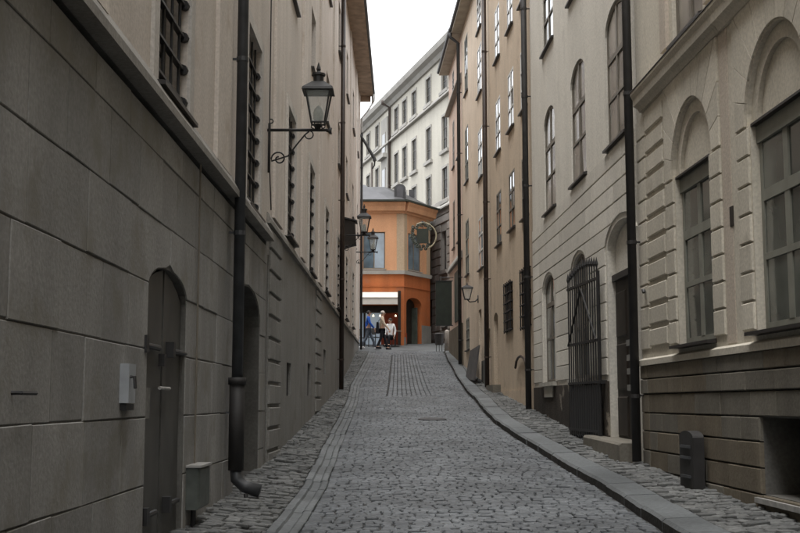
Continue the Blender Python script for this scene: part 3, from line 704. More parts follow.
# ================================================================ RIGHT: pale rusticated palace bay
F1 = Fac(3.9, 0, -.03886, 1, -1)
GR = [.71 + .29 * k for k in range(-1, 12)]
RB = thing('rusticated_building', 'pale stucco building at right with blind arches over tall windows and a brown sandstone base', 'building', F1.P(13, gz(13), 0))
h1 = []; E1 = 15.80
centres = [13.27, 10.53, 7.79, 5.05]
for c in centres:
    w = window(RB, F1, [], c - .69, c + .69, 0.70, 2.74, dep=.08, cols=2, fm='frame_g', gm='pane_g', transom=(.34, .66), fw=.075, mw=.035, sill=True, sill_o=.12)
    m = MB(); fbox(m, F1, c - .70, c + .70, 2.56, 2.735, -.14, -.055); m.build('window_head', M['frame_g'], w)
    m = MB(); fbox(m, F1, c - .70, c + .70, 2.737, 2.762, -.14, .0); m.build('head_flashing', M['sill'], w)
    o_ = arch_outline(c - .80, c + .80, .66, 2.76, .80, 20)
    o_ = [(c - .70, .68), (c + .70, .68), (c + .70, 2.76)] + o_[2:] + [(c - .70, 2.76)]
    h1.append((o_, .28))
    # archivolt ring and blind tympanum, stepped back
    m = MB(); n = 20; ro, ri = .81, .64
    po = [(c + ro * math.cos(math.pi * k / n), 2.762 + ro * math.sin(math.pi * k / n)) for k in range(n + 1)]
    pi_ = [(c + ri * math.cos(math.pi * k / n), 2.762 + ri * math.sin(math.pi * k / n)) for k in range(n + 1)]
    for k in range(n):
        q = [po[k], po[k + 1], pi_[k + 1], pi_[k]]; m.prism([F1.P(a, b, -.2) for a, b in q], [F1.P(a, b, -.05) for a, b in q])
    m.build('archivolt', M['stucco'], RB)
    m = MB(); fpoly(m, F1, [(c - .66, 2.763), (c + .66, 2.763)] + [(c + .66 * math.cos(math.pi * k / n), 2.763 + .66 * math.sin(math.pi * k / n)) for k in range(n + 1)], -.25, -.10); m.build('tympanum', M['stucco'], RB)
    window(RB, F1, h1, c - .62, c + .62, 4.42, 6.75, dep=.05, cols=2, fm='frame_t', gm='pane_curtain', transom=(.36, .68), fw=.07, sill=True)
    window(RB, F1, h1, c - .6, c + .6, 8.4, 10.2, dep=.15, cols=2, rows=3, fm='frame_t')
h1.append((rect(9.72, 11.2, -.87, -.14), .55)); h1.append((rect(4.3, 5.8, -.87, -.14), .55))
wall_panel(F1, -42, E1, .5, 17.4, [h for h in h1 if h[0][0][1] > 0], M['stucco'], RB)  # unseen top raised and run behind the camera lengthened to darken the near street
wall_panel(F1, -42, E1, -3, .5, [h for h in h1 if h[0][0][1] < 0], M['mortar'], RB, o=-.01, thick=.6)
body(RB, F1, -42, E1, -3, 17.4, M['stucco'], front=.7)
roof(RB, F1, -42, E1, 17.4, .55, M['roof'], M['soffit_grey'], M['iron'])
m = MB(); fbox(m, F1, 9.7, 11.22, -.9, -.12, -.6, -.5); ch = m.build('cellar_opening', M['door_dark'], RB)
m = MB(); fbox(m, F1, 9.6, 11.3, -.95, -.90, -.1, .07); m.build('threshold_plate', M['pipe_light'], ch)
# sandstone plinth
pl = [-1.5, -1.15, -.87, -.62, -.37, -.13, .12, .32, .505]
sm = lambda: M['sandstone'] if random.random() < .62 else M['sandstone_grey']
def plinth(B, F, s0, s1, cs, ops):
    for i in range(len(cs) - 1):
        spans = [(s0, s1)]
        for (a, b, z0, z1) in ops:
            if cs[i] < z1 - .02 and cs[i + 1] > z0 + .02:
                ns = []
                for (p, q) in spans:
                    if b <= p or a >= q: ns.append((p, q))
                    else: ns += [t for t in ((p, a), (b, q)) if t[1] - t[0] > .05]
                spans = ns
        for (p, q) in spans:
            x = p
            while x < q - .02:
                w_ = random.uniform(.5, 1.0) if q - x > 1.2 else q - x
                big = (cs[i] < .1)
                m = MB(); block_poly(m, F, rect(x + .004, x + w_ - .004, cs[i] + .007, cs[i + 1] - .007), -.03, .03 + random.uniform(-.004, .004) + (.015 if i >= len(cs) - 3 else 0), .009)
                m.build('plinth_block', sm(), B); x += w_
plinth(RB, F1, 3.0, 15.4, pl, [(9.72, 11.2, -.87, -.13), (4.3, 5.8, -.87, -.13)])
plinth(RB, F1, 15.42, E1 - .01, pl, [])
ledge(RB, F1, -42, E1, .50, .60, .07, M['stucco'], 'plinth_cap')
# blocks: wide-jointed strip at the corner, voussoirs round the arches, narrow strips between the windows
def proud(B, F, pts, o1=.026, mat='stucco', name='rustication_block', b=.01):
    m = MB(); block_poly(m, F, pts, -.012, o1, b); m.build(name, M[mat], B)
g = .011
for k in range(len(GR) - 1):
    z0, z1 = GR[k], min(GR[k + 1], 3.98)
    if z0 < .6: continue
    if z1 - z0 < .1: continue
    proud(RB, F1, rect(15.33 + g, E1 - .005, z0 + g, z1 - g), .024)
    proud(RB, F1, rect(14.42, 15.30, z0 + .035, z1 - .035), .032, b=.012)
    if z0 < 2.70:
        for c in centres[:3]:
            for (a, b) in ((c + .72, c + 1.10), (c - 1.12, c - .72)):
                proud(RB, F1, rect(a + g, b - g, z0 + g, min(z1, 2.76) - g), .026)
for c in centres[:3]:
    W_, top_z, zc = 1.10, 3.99, 2.76; ri = .82; n = 11
    for k in range(n):
        a0, a1 = math.pi * k / n, math.pi * (k + 1) / n
        def outer(a):
            dx, dz = math.cos(a), math.sin(a)
            t = min(W_ / abs(dx) if abs(dx) > 1e-6 else 9e9, (top_z - zc) / dz if dz > 1e-6 else 9e9)
            return (c + dx * t, zc + dz * t)
        am = (a0 + a1) / 2; e = .005
        A0, A1 = a0 + e / ri, a1 - e / ri
        arc = [(c + ri * math.cos(A0 + (A1 - A0) * j / 3), zc + ri * math.sin(A0 + (A1 - A0) * j / 3)) for j in range(4)]
        o0, o1_ = outer(a0 + e / 1.3), outer(a1 - e / 1.3)
        pts = [o0]
        for sx in (W_, -W_):
            corner = (c + sx, top_z); ca = math.atan2(top_z - zc, sx)
            if a0 + .01 < ca < a1 - .01: pts.append(corner)
        pts += [o1_] + arc[::-1]
        proud(RB, F1, pts, .024, name='voussoir', b=.003)
# recessed smooth strips between the bays get a warmer wash, little dark vent in one of them
for c in centres[:3]:
    m = MB(); fbox(m, F1, c - 1.42, c - 1.14, .62, 3.98, -.01, .006); m.build('pilaster_panel', M['stucco_warm'], RB)
m = MB(); fbox(m, F1, 11.82, 11.92, 1.83, 2.04, 0, .012); m.build('vent', M['door_dark'], RB)
# cornice above
for a, b in [(-42, -14.01), (-14, -8), (-7.99, -3), (-2.99, .5), (.51, 4.2), (4.21, 8.1), (8.11, 12.0), (12.01, 15.5)]:
    m = MB(); pr = [(3.97, .0), (3.97, .04), (4.02, .07), (4.05, .12), (4.14, .13), (4.20, .16), (4.235, .16), (4.32, .02), (4.32, -.02), (3.97, -.02)]
    m.prism([F1.P(a, z, o) for z, o in pr], [F1.P(b, z, o) for z, o in pr]); m.build('cornice', M['stucco'], RB)
    m = MB(); fbox(m, F1, a, b, 4.238, 4.250, -.0, .17); m.build('cornice_flashing', M['sill'], RB)
for c in centres:
    for (a, b) in ((c + .78, c + 1.05), (c - 1.05, c - .78)):
        m = MB(); fbox(m, F1, a, b, 4.44, 13.9, -.01, .05); m.build('pilaster', M['stucco_warm'], RB)
drainpipe(RB, F1, 15.70, gz(16) + .12, 14.2, .14, .062, M['pipe'], collars=2.1, shoe=False)
m = MB(); m.tube([F1.P(15.5, 1.5, .03), F1.P(15.3, 1.5, .10), F1.P(15.27, 1.46, .10)], .02, 6); m.build('pipe_hook', M['iron'], RB)
# downpipe boot / iron service box at the foot of the plinth
sb = thing('service_cabinet', 'dark cast iron service cabinet with rounded top standing against the sandstone base', 'cabinet', F1.P(13.1, gz(13.1) + .1, .07))
m = MB(); fpoly(m, F1, arch_outline(12.86, 13.40, -.97, -.38, .07), .075, .20); m.build('case', M['pipe'], sb)
for z in (-.50, -.62, -.83):
    m = MB(); fbox(m, F1, 12.95, 13.30, z, z + .03, .20, .225); m.build('rib', M['pipe_grey'], sb)
m = MB(); fbox(m, F1, 12.82, 13.44, -1.02, -.95, .07, .24); m.build('foot', M['iron'], sb)

# ================================================================ RIGHT: pale building with arched windows
F2 = Fac(3.2665 + .03195 * 16.3, 0, -.03195, 1, -1)
PB = thing('arched_window_building', 'pale smooth stucco building with arched windows and a dark portal behind an iron gate', 'building', F2.P(20, gz(20), 0))
h2 = []; S0, S1 = 15.82, 25.95
for c in (17.08, 20.2, 23.42):
    window(PB, F2, h2, c - .70, c + .70, 3.96, 6.12, rise=.34, dep=.03, cols=2, fm='frame_t', gm='pane_curtain', transom=(.33, .64), fw=.06, sill=True)
    window(PB, F2, h2, c - .70, c + .70, 7.43, 9.35, rise=.2, dep=.03, cols=2, fm='frame_t', gm='pane', transom=(.33, .64), fw=.06)
    window(PB, F2, h2, c - .65, c + .65, 10.9, 12.5, dep=.15, cols=2, rows=3, fm='frame_t')
for c in (20.35, 23.75):
    window(PB, F2, h2, c - .72, c + .72, .43, 2.64, rise=.34, dep=.05, cols=2, fm='frame_t', gm='pane_g', transom=(.40, .74), fw=.06)
h2.append((arch_outline(16.05, 17.95, -1.0, 2.38, .34, 14), .20))
wall_panel(F2, S0, S1, -1.5, 17.0, h2, M['stucco_r2'], PB)  # unseen upper height raised to darken the near street
body(PB, F2, S0, S1, -3, 17.0, M['stucco_r2'], front=.7)
roof(PB, F2, S0, S1, 17.0, .5, M['roof'], M['soffit_grey'], M['iron'])
# portal: pale tympanum, lintel, timber door with small pale plates, stone step
m = MB(); fpoly(m, F2, arch_outline(16.06, 17.94, 1.98, 2.37, .33, 14), -.24, -.13); pt = m.build('tympanum', M['stucco_r2'], PB)
m = MB(); fbox(m, F2, 16.06, 17.94, 1.88, 1.98, -.24, -.06); m.build('lintel', M['iron'], PB)
m = MB(); fbox(m, F2, 16.06, 17.94, -1.0, 1.88, -.24, -.12); dd = m.build('door', M['door_dark'], PB); dd['label'] = 'dark panelled door in the portal'
for i in range(2):
    for j, (z0, z1) in enumerate(((-.5, .1), (.2, .9), (1.0, 1.7))):
        m = MB(); block_poly(m, F2, rect(16.38 + i * .82, 17.05 + i * .82, z0, z1), -.12, -.095, .02); m.build('door_panel', M['door_dark'], dd)
for z in (.18, .42, .62, .84):
    m = MB(); fbox(m, F2, 16.95, 17.15, z, z + .09, -.094, -.085); m.build('door_plate', M['sticker'], dd)
m = MB(); block_poly(m, F2, [(16.0, gz(16.8) - .3), (18.7, gz(16.8) - .3), (18.7, gz(17) + .36), (16.0, gz(17) + .32)], -.6, .30, .03); m.build('door_step', M['sandstone_grey'], PB)
# flaking dark plinth with pale sills
def strip(B, F, s0, s1, z0, z1, o1, mat, name): m = MB(); fbox(m, F, s0, s1, z0, z1, -.01, o1); return m.build(name, M[mat], B)
for (a, b) in ((17.99, 21.4), (21.41, 25.93)): strip(PB, F2, a, b, -1.2, .34, .03, 'plinth_r2', 'plinth')
for c in (20.35, 23.75):
    strip(PB, F2, c - .86, c + .86, .345, .42, .10, 'surround', 'sill_block')
    strip(PB, F2, c - .55, c + .5, .12, .343, .055, 'surround', 'apron')
    for q in (-.95, .78): strip(PB, F2, c + q, c + q + .17, .43, 2.3, .022, 'stucco_r2', 'window_jamb')
# rustication of the ground floor: long courses stopping at the openings
ops2 = [(15.9, 18.05, 2.38, .42, -2), (20.35 - .78, 20.35 + .78, 2.30, .40, -2), (23.75 - .78, 23.75 + .78, 2.30, .40, -2)]
course_blocks(PB, F2, ops2, [z for z in GR if z > .5] and [.43, .71, 1.0, 1.29, 1.58, 1.87, 2.16, 2.45, 2.74, 3.03, 3.32, 3.61, 3.88], 15.95, 25.9, -.012, .022, M['stucco_r2'], (2.0, 4.2), gap=.016, bev=.008, name='rustication_block', prob_var=.002)
drainpipe(PB, F2, 25.98, gz(26) + .12, 14.2, .14, .068, M['pipe'], collars=2.1, shoe=False)
# the iron gate leaf folded back beside the portal
gt = thing('iron_gate', 'tall black spiked iron gate leaf folded back against the wall beside the portal', 'gate', F2.P(18.25, gz(18.3) + .12, .12))
FG = Fac(F2.P(18.25, 0, .10).x, F2.P(18.25, 0, .10).y, -.10, 1, -1)
zb = gz(19.4) + .16
for k in range(14):
    s = .05 + k * .145; top = 2.16 + .10 * math.sin(k / 13 * math.pi) - k * .005
    m = MB(); m.tube([FG.P(s, zb, 0), FG.P(s, top, 0)], .013, 6); m.tube([FG.P(s, top, 0), FG.P(s, top + .05, 0), FG.P(s, top + .17, 0)], [.013, .028, .002], 6); m.build('gate_bar', M['iron'], gt)
for z in (zb + .12, zb + .9, 1.0, 1.98):
    m = MB(); fbox(m, FG, 0, 1.98, z - .02, z + .02, -.02, .02); m.build('gate_rail', M['iron'], gt)
m = MB(); fbox(m, FG, .05, 1.95, zb + .03, zb + .86, -.006, .006); m.build('kick_plate', M['iron'], gt)
m = MB(); m.tube([FG.P(.1, 1.0, .02), FG.P(1.0, 1.9, .02)], .018, 6); m.tube([FG.P(1.9, 1.0, .02), FG.P(1.0, 1.9, .02)], .018, 6); m.build('gate_brace', M['iron'], gt)
m = MB(); m.tube([FG.P(-.02, zb - .1, 0), FG.P(-.02, 2.1, 0)], .03, 8); fbox(m, FG, -.1, .02, .3, .36, -.12, .02); m.build('gate_post', M['iron'], gt)

# ================================================================ RIGHT: tan houses
F3 = Fac(2.957 + .04836 * 25.98, 0, -.04836, 1, -1)
TB = thing('tan_building', 'tan plastered house with two grilled ground floor windows between two black drainpipes', 'building', F3.P(30, gz(30), 0))
h3 = []
cols3 = [26.95, 29.15, 31.7]
for i, c in enumerate(cols3):
    for (z0, z1, rw) in ((4.38, 5.86, 3), (7.0, 8.52, 3), (9.68, 11.2, 3), (12.3, 13.4, 2)):
        dz = .06 * (i == 1)
        window(TB, F3, h3, c - .5, c + .5, z0 + dz, z1 + dz, dep=-.006, cols=2, rows=rw, fm='frame_w' if z0 > 6 else 'frame_t', gm='pane', fw=.06, sill=True, sill_o=.08)
for c, z0, z1 in ((26.95, 1.78, 3.12), (29.85, 1.88, 3.08)):
    w = window(TB, F3, h3, c - .62, c + .62, z0, z1, dep=.16, cols=2, rows=2, fm='frame_d', gm='pane', sill=False)
    m = MB()
    for i in range(5): m.tube([F3.P(c - .6 + i * .3, z0 - .06, .06), F3.P(c - .6 + i * .3, z1 + .06, .06)], .016, 6)
    for i in range(6): z = z0 + (z1 - z0) * i / 5; fbox(m, F3, c - .68, c + .68, z - .014, z + .014, -.01, .075)
    m.build('window_grille', M['iron'], w)
h3.append((arch_outline(32.15, 33.1, .0, 2.35, .2, 8), .3))
wall_panel(F3, 25.99, 33.70, -1, 13.9, h3, M['tan'], TB)
body(TB, F3, 25.99, 33.70, -1.5, 13.9, M['tan'])
m = MB(); fpoly(m, F3, arch_outline(32.16, 33.09, .0, 2.34, .19, 8), -.30, -.24); m.build('door', M['door_dark'], TB)
m = MB(); fbox(m, F3, 31.7, 33.2, gz(32) - .1, gz(32.5) + .28, -.05, .22); m.build('door_step', M['sandstone_grey'], TB)
roof(TB, F3, 25.99, 33.70, 13.75, .40, M['roof'], M['soffit_grey'], M['iron'])
m = MB(); hp = [(28.5, .86), (28.3, 1.02), (28.0, 1.10), (27.6, 1.12), (27.2, 1.06), (26.9, .95), (26.75, .80)]
m.tube([F3.P(a, b, .06) for a, b in hp], .03, 6); m.build('hoop_rail', M['brown_pipe'], TB)
strip(TB, F3, 26.1, 31.5, -.9, gz(28) + .45, .02, 'tan', 'plinth')
drainpipe(TB, F3, 33.72, gz(33.7) + .12, 13.7, .13, .07, M['brown_pipe'], collars=2.3, shoe=False)
m = MB(); strip_ = None
TC = thing('light_tan_building', 'lighter tan house with a wall lantern and narrow doors, beyond the middle drainpipe', 'building', F3.P(37, gz(37), 0))
h4 = []
for (z0, z1) in ((4.22, 5.86), (7.12, 8.72), (9.86, 11.44), (12.0, 13.3)): window(TC, F3, h4, 36.0 - .52, 36.0 + .66, z0, z1, dep=-.006, cols=2, rows=3, fm='frame_w', fw=.06)
for (z0, z1) in ((1.85, 2.95), (4.48, 6.42), (7.8, 9.77), (11.03, 13.1)): window(TC, F3, h4, 40.15 - .5, 40.15 + .55, z0, z1, dep=-.006, cols=2, rows=3, fm='frame_g', fw=.06)
h4.append((rect(36.1, 36.85, .45, 2.95), .3)); h4.append((rect(33.95, 35.0, .2, 2.2), .3))
wall_panel(F3, 33.72, 41.75, -.5, 13.9, h4, M['tan_b'], TC)
body(TC, F3, 33.72, 41.75, -1.5, 13.9, M['tan_b'])
for (a, b, c0, c1) in ((36.1, 36.85, .45, 2.95), (33.95, 35.0, .2, 2.2)):
    m = MB(); fbox(m, F3, a, b, c0, c1, -.3, -.22); m.build('door', M['door_dark'], TC)
roof(TC, F3, 33.72, 41.75, 13.75, .40, M['roof'], M['soffit_grey'], M['iron'])
drainpipe(TC, F3, 41.72, gz(41.7) + .12, 13.4, .13, .065, M['pipe'], collars=2.3, shoe=False, top_bend=.42)
strip(TC, F3, 35.1, 35.95, .2, 1.3, .03, 'base_o', 'patched_render')
# weathered board leaning by the doors
FB = Fac(F3.P(35.3, 0, .14).x, F3.P(35.3, 0, .14).y, -.05, 1, -1)
zg = gz(36.2) + .12
bd = MB(); bd.prism([FB.P(0, zg, .16), FB.P(2.5, zg + .12, .16), FB.P(2.5, zg + 1.02, .0), FB.P(0, zg + 1.08, .0)], [FB.P(0, zg, .2), FB.P(2.5, zg + .12, .2), FB.P(2.5, zg + 1.02, .04), FB.P(0, zg + 1.08, .04)])
bo = bd.build('leaning_board', M['board_grey'], loc=FB.P(1.2, zg, .18)); tag(bo, 'weathered grey board leaning against the tan house by its doors', 'board')
# small lantern on the light tan house
WLp = F3.P(36.9, 3.25, 0)
sl_ = thing('small_wall_lantern', 'small black lantern on the tan house at right, lower than the lanterns opposite', 'street lamp', WLp)
def rr(x, y, z): return WLp + Vector((-x, y, z))
m = MB(); m.tube([rr(0, 0, .10), rr(.10, 0, .0), rr(.28, 0, -.02), rr(.36, 0, .06)], .02, 8); m.tube([rr(0, 0, .2), rr(0, 0, -.05)], .03, 8); m.build('arm', M['iron'], sl_, smooth=True)
m = MB(); cxx = .36
for sx in (-1, 1):
    for sy in (-1, 1): m.tube([rr(cxx + sx * .08, sy * .08, .08), rr(cxx + sx * .16, sy * .16, .42)], .012, 6)
m.build('lamp_frame', M['iron'], sl_)
for dx, dy in ((1, 0), (-1, 0), (0, 1), (0, -1)):
    a0, a1 = .078, .155
    if dx: q = [rr(cxx + dx * a0, -a0, .08), rr(cxx + dx * a0, a0, .08), rr(cxx + dx * a1, a1, .42), rr(cxx + dx * a1, -a1, .42)]
    else: q = [rr(cxx - a0, dy * a0, .08), rr(cxx + a0, dy * a0, .08), rr(cxx + a1, dy * a1, .42), rr(cxx - a1, dy * a1, .42)]
    m = MB(); m.add(q, [(0, 1, 2, 3)]); m.build('lamp_pane', LGLASS, sl_, recalc=False)
m = MB(); rg = lambda h, z: [rr(cxx - h, -h, z), rr(cxx + h, -h, z), rr(cxx + h, h, z), rr(cxx - h, h, z)]
m.prism(rg(.19, .42), rg(.18, .45)); m.prism(rg(.18, .45), rg(.05, .52)); m.tube([rr(cxx, 0, .52), rr(cxx, 0, .60)], [.03, .01], 6); m.prism(rg(.09, .05), rg(.09, .08)); m.build('lamp_cap', M['iron'], sl_)

# ================================================================ RIGHT: pink house beyond
KB = thing('pink_building', 'narrow pink plastered house with a moulded string course, last on the right', 'building', F3.P(44.5, gz(44.5), 0))
h5 = []
for c in (43.3, 45.2):
    for (z0, z1) in ((9.35, 11.25), (6.1, 8.0), (12.35, 13.3)): window(KB, F3, h5, c - .38, c + .38, z0, z1, dep=.0, cols=2, rows=3, fm='frame_t', fw=.05, sill=True)
h5.append((rect(42.6, 44.9, 3.1, 5.05), .12))
wall_panel(F3, 41.77, 47.2, .5, 13.9, h5, M['pink'], KB)
body(KB, F3, 41.77, 47.2, .5, 13.9, M['pink'])
roof(KB, F3, 41.77, 47.35, 13.75, .42, M['roof'], M['soffit_grey'], M['iron'])
ledge(KB, F3, 41.9, 47.2, 11.9, 12.3, .20, M['trim_w']); ledge(KB, F3, 41.9, 47.2, 5.3, 5.6, .12, M['trim_w'])
for k in range(3):
    m = MB(); fbox(m, F3, 42.62 + k * .76, 43.34 + k * .76, 3.12, 5.03, -.1, .03); m.build('shutter', M['green_mid'], KB)
strip(KB, F3, 41.8, 47.19, 1.3, 2.9, .05, 'sandstone', 'base_course')
# dark green shutter leaf standing out from the wall
gs = thing('green_signboard', 'large dark green board standing out from the pink house above the pavement', 'signboard', F3.P(45.6, 3.1, .1))
A = F3.P(45.4, 0, .06)
m = MB(); m.box((A.x - .66, A.y, 3.06), (A.x - .02, A.y + .07, 4.80)); m.build('board', M['green_dark'], gs)
m = MB()
for (a, b) in (((A.x - .68, A.y - .02, 3.03), (A.x + .02, A.y + .09, 3.06)), ((A.x - .68, A.y - .02, 4.80), (A.x + .02, A.y + .09, 4.83))): m.box(a, b)
m.build('edge_strip', M['iron'], gs)
m = MB(); m.tube([(A.x + .05, A.y + .03, 4.95), (A.x - .5, A.y + .03, 4.95), (A.x - .5, A.y + .03, 4.8)], .018, 6); m.build('hanger', M['iron'], gs)
# bin on legs and pale stone posts at the corner
bx, by = 1.55, 49.3; bzz = gz(by)
bn = thing('litter_bin', 'dark litter bin on thin legs beside the pale stone post', 'litter bin', (bx, by, bzz))
m = MB(); m.prism([(bx + .17 * math.cos(k * math.pi / 6), by + .17 * math.sin(k * math.pi / 6), bzz + .28) for k in range(12)], [(bx + .2 * math.cos(k * math.pi / 6), by + .2 * math.sin(k * math.pi / 6), bzz + .72) for k in range(12)]); m.build('bucket', M['pipe'], bn)
for a in (.5, 2.6, 4.7):
    m = MB(); m.tube([(bx + .14 * math.cos(a), by + .14 * math.sin(a), bzz), (bx + .14 * math.cos(a), by + .14 * math.sin(a), bzz + .3)], .014, 6); m.build('leg', M['iron'], bn)
m = MB(); m.tube([(bx, by, bzz + .72), (bx, by, bzz + .75), (bx, by, bzz + .78)], [.215, .215, .17], 12); m.build('rim', M['iron'], bn)
for i, (sx, sy, hh, lb) in enumerate([(1.86, 48.6, .95, 'tall pale stone post at the corner of the pink house beside the litter bin'), (2.02, 47.8, .62, 'short pale stone post between the taller post and the pink house')]):
    z = gz(sy) + .0
    m = MB(); m.tube([(sx, sy, z - .1), (sx, sy, z + hh * .8), (sx, sy, z + hh * .93), (sx, sy, z + hh)], [.12, .09, .10, .04], 12); o = m.build('stone_post', M['rust_w'], loc=(sx, sy, z), smooth=True); tag(o, lb, 'bollard', 'stone posts at the street corner')

# ================================================================ white building across the far end
FW = Fac(1.47 + .27911 * 60, 0, -.27911, 1, -1)
WB = thing('cream_apartment_building', 'tall cream apartment building with four rows of dark windows closing the street', 'building', FW.P(62, gz(62), 0))
h6 = []
cW = [55.0, 57.52, 60.28, 62.95, 64.85, 66.6, 69.0, 71.0, 73.25, 75.6, 78.0]
def surround(B, F, c, hw, z0, z1):
    m = MB(); e = .07
    fbox(m, F, c - hw - e, c - hw, z0, z1 + .12, -.01, .05); fbox(m, F, c + hw, c + hw + e, z0, z1 + .12, -.01, .05); fbox(m, F, c - hw, c + hw, z1, z1 + .12, -.01, .05)
    fbox(m, F, c - hw - .22, c + hw + .22, z0 - .22, z0 - .05, -.01, .14); m.build('window_surround', M['trim_w'], B)
for c in cW:
    rows_ = ((15.98, 17.35), (12.85, 14.6), (10.25, 11.9)) if c < 68.5 or c > 70 else ((15.1, 16.5), (12.3, 14.3), (9.9, 11.9))
    for (z0, z1) in rows_:
        window(WB, FW, h6, c - .42, c + .42, z0, z1, dep=.04, cols=2, rows=3, fm='frame_d', gm='pane_w', fw=.05, sill=False, mw=.03); surround(WB, FW, c, .42, z0, z1)
for c in (55.0, 57.72, 60.2):
    window(WB, FW, h6, c - .38, c + .38, 6.7, 8.65, dep=.14, cols=2, rows=3, fm='frame_d', fw=.05); surround(WB, FW, c, .38, 6.7, 8.65)
    window(WB, FW, h6, c - .38, c + .38, 3.8, 5.4, dep=.14, cols=2, rows=2, fm='frame_d', fw=.05)
wall_panel(FW, 51, 80, 10.02, 18.1, [h for h in h6 if h[0][0][1] > 10], M['white'], WB)
wall_panel(FW, 51, 80, 1, 10.02, [h for h in h6 if h[0][0][1] < 10 and h[0][2][1] < 10.0], M['rust_w'], WB)
m = MB(); fbox(m, FW, 68.3, 69.7, 9.7, 17.3, -.02, .12); m.build('oriel_panel', M['trim_w'], WB)
for (z0, z1) in ((15.1, 16.4), (12.4, 14.2)):
    m = MB(); fbox(m, FW, 68.62, 69.38, z0, z1, .121, .14); q = m.build('window', M['frame_t'], WB)
    m = MB(); fbox(m, FW, 68.68, 69.32, z0 + .06, z1 - .06, .141, .15); m.build('pane', M['pane'], q)
    m = MB(); fbox(m, FW, 68.3, 69.7, z0 - .32, z0 - .08, .1, .38); m.build('oriel_balcony', M['trim_w'], WB)
body(WB, FW, 51, 80, 1, 18.1, M['white'], back=9)
for k, zz_ in enumerate([x * .42 + 3.2 for x in range(17)]):
    a = 51.0
    while a < 62.5:
        b = a + 2.0; blocked = False
        for c in (55.0, 57.72, 60.2):
            pass
        spans = [(a, b)]
        for c in (55.0, 57.72, 60.2):
            for (z0, z1) in ((6.45, 8.8), (3.7, 5.5)):
                if zz_ < z1 and zz_ + .38 > z0:
                    ns = []
                    for (p, q) in spans:
                        if c + .52 <= p or c - .52 >= q: ns.append((p, q))
                        else: ns += [t for t in ((p, c - .52), (c + .52, q)) if t[1] - t[0] > .05]
                    spans = ns
        for (p, q) in spans:
            m = MB(); block_poly(m, FW, rect(p + .02, q - .02, zz_ + .03, zz_ + .39), -.01, .06, .02); m.build('rustication_block', M['rust_w'], WB)
        a = b
m = MB(); pr = [(17.75, .0), (17.75, .12), (17.95, .25), (18.05, .48), (18.22, .52), (18.34, .54), (18.40, .0)]
m.prism([FW.P(51, z, o) for z, o in pr], [FW.P(80, z, o) for z, o in pr]); m.build('cornice', M['trim_w'], WB)
roof(WB, FW, 51, 80, 18.08, .30, M['roof'], M['trim_w'], M['roof'], back=9, rise=1.4, gut=False)
ledge(WB, FW, 51, 80, 15.55, 15.85, .20, M['trim_w']); ledge(WB, FW, 51, 80, 9.75, 10.1, .28, M['trim_w'])
drainpipe(WB, FW, 67.65, 6, 17.7, .14, .08, M['brown_pipe'], collars=3.0, shoe=False, top_bend=.6)
drainpipe(WB, FW, 71.95, 6, 15.2, .12, .06, M['brown_pipe'], collars=3.0, shoe=False)

# ================================================================ orange corner house
FO = Fac(0, 54.5, 1, 0, 1)
FO2 = Fac(.05 - .6009 * 54.5, 0, .6009, 1, 1)
OB = thing('orange_corner_building', 'two storey orange corner house with a dark metal roof and a cream awning', 'building', (0, 56, gz(55)))
ho, ho2 = [], []
XL = -6.5
for c in (-1.385, -4.4): window(OB, FO, ho, c - .53, c + .53, 6.36, 8.14, dep=.07, cols=2, rows=1, fm='frame_t', gm='pane_blue', fw=.05, sill=True, sillm='trim_w', mw=.016, panes=True)
window(OB, FO2, ho2, 54.83, 55.9, 6.36, 8.14, dep=.07, cols=2, rows=1, fm='frame_t', gm='pane_blue', fw=.05, mw=.02, sill=True, sillm='trim_w')
# shop opening on the front, arched doorway on the turned side
hl = [(rect(-4.9, -.20, 2.4, 4.62), .9)]; hl2 = [(arch_outline(54.68, 55.92, 2.4, 4.70, .34, 10), .45)]
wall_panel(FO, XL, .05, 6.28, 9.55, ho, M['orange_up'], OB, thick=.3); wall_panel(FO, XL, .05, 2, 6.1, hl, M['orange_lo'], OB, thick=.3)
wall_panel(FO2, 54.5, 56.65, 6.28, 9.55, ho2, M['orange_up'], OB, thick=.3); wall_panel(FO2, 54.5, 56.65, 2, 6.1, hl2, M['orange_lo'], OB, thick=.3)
ft = [(XL, 54.5), (.05, 54.5), (1.34, 56.65), (1.0, 59.3), (-3.2, 72.0), (XL, 72.0)]
inn = [(XL + .02, 55.6), (-.45, 55.6), (.55, 57.2), (.85, 59.2), (-3.2, 71.9), (XL + .02, 71.9)]
m = MB(); m.prism([(x, y, 2) for x, y in inn], [(x, y, 9.5) for x, y in inn]); m.build('rear_wall', M['orange_up'], OB)
m = MB()
m.add([(1.34, 56.65, 2), (1.0, 59.3, 2), (1.0, 59.3, 9.5), (1.34, 56.65, 9.5)], [(0, 1, 2, 3)]); m.add([(1.0, 59.3, 2), (-3.2, 72, 2), (-3.2, 72, 9.5), (1.0, 59.3, 9.5)], [(0, 1, 2, 3)])
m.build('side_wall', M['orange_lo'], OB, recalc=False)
m = MB(); fbox(m, FO, XL, .06, 6.1, 6.28, -.2, .07); m.build('band', M['trim_w'], OB)
m = MB(); fbox(m, FO2, 54.47, 56.68, 6.1, 6.28, -.2, .07); m.build('band', M['trim_w'], OB)
m = MB(); fbox(m, FO, XL, .05, 5.50, 5.56, -.1, .03); fbox(m, FO2, 54.5, 56.65, 5.50, 5.56, -.1, .03); m.build('moulding', M['orange_lo'], OB)
m = MB(); fbox(m, FO, -.30, .045, 6.285, 9.1, -.1, .02); fbox(m, FO2, 54.5, 54.72, 6.285, 9.1, -.1, .02); m.build('corner_strip', M['ochre'], OB)
m = MB(); fbox(m, FO2, 56.35, 56.64, 6.285, 9.1, -.1, .02); m.build('corner_strip', M['ochre'], OB)
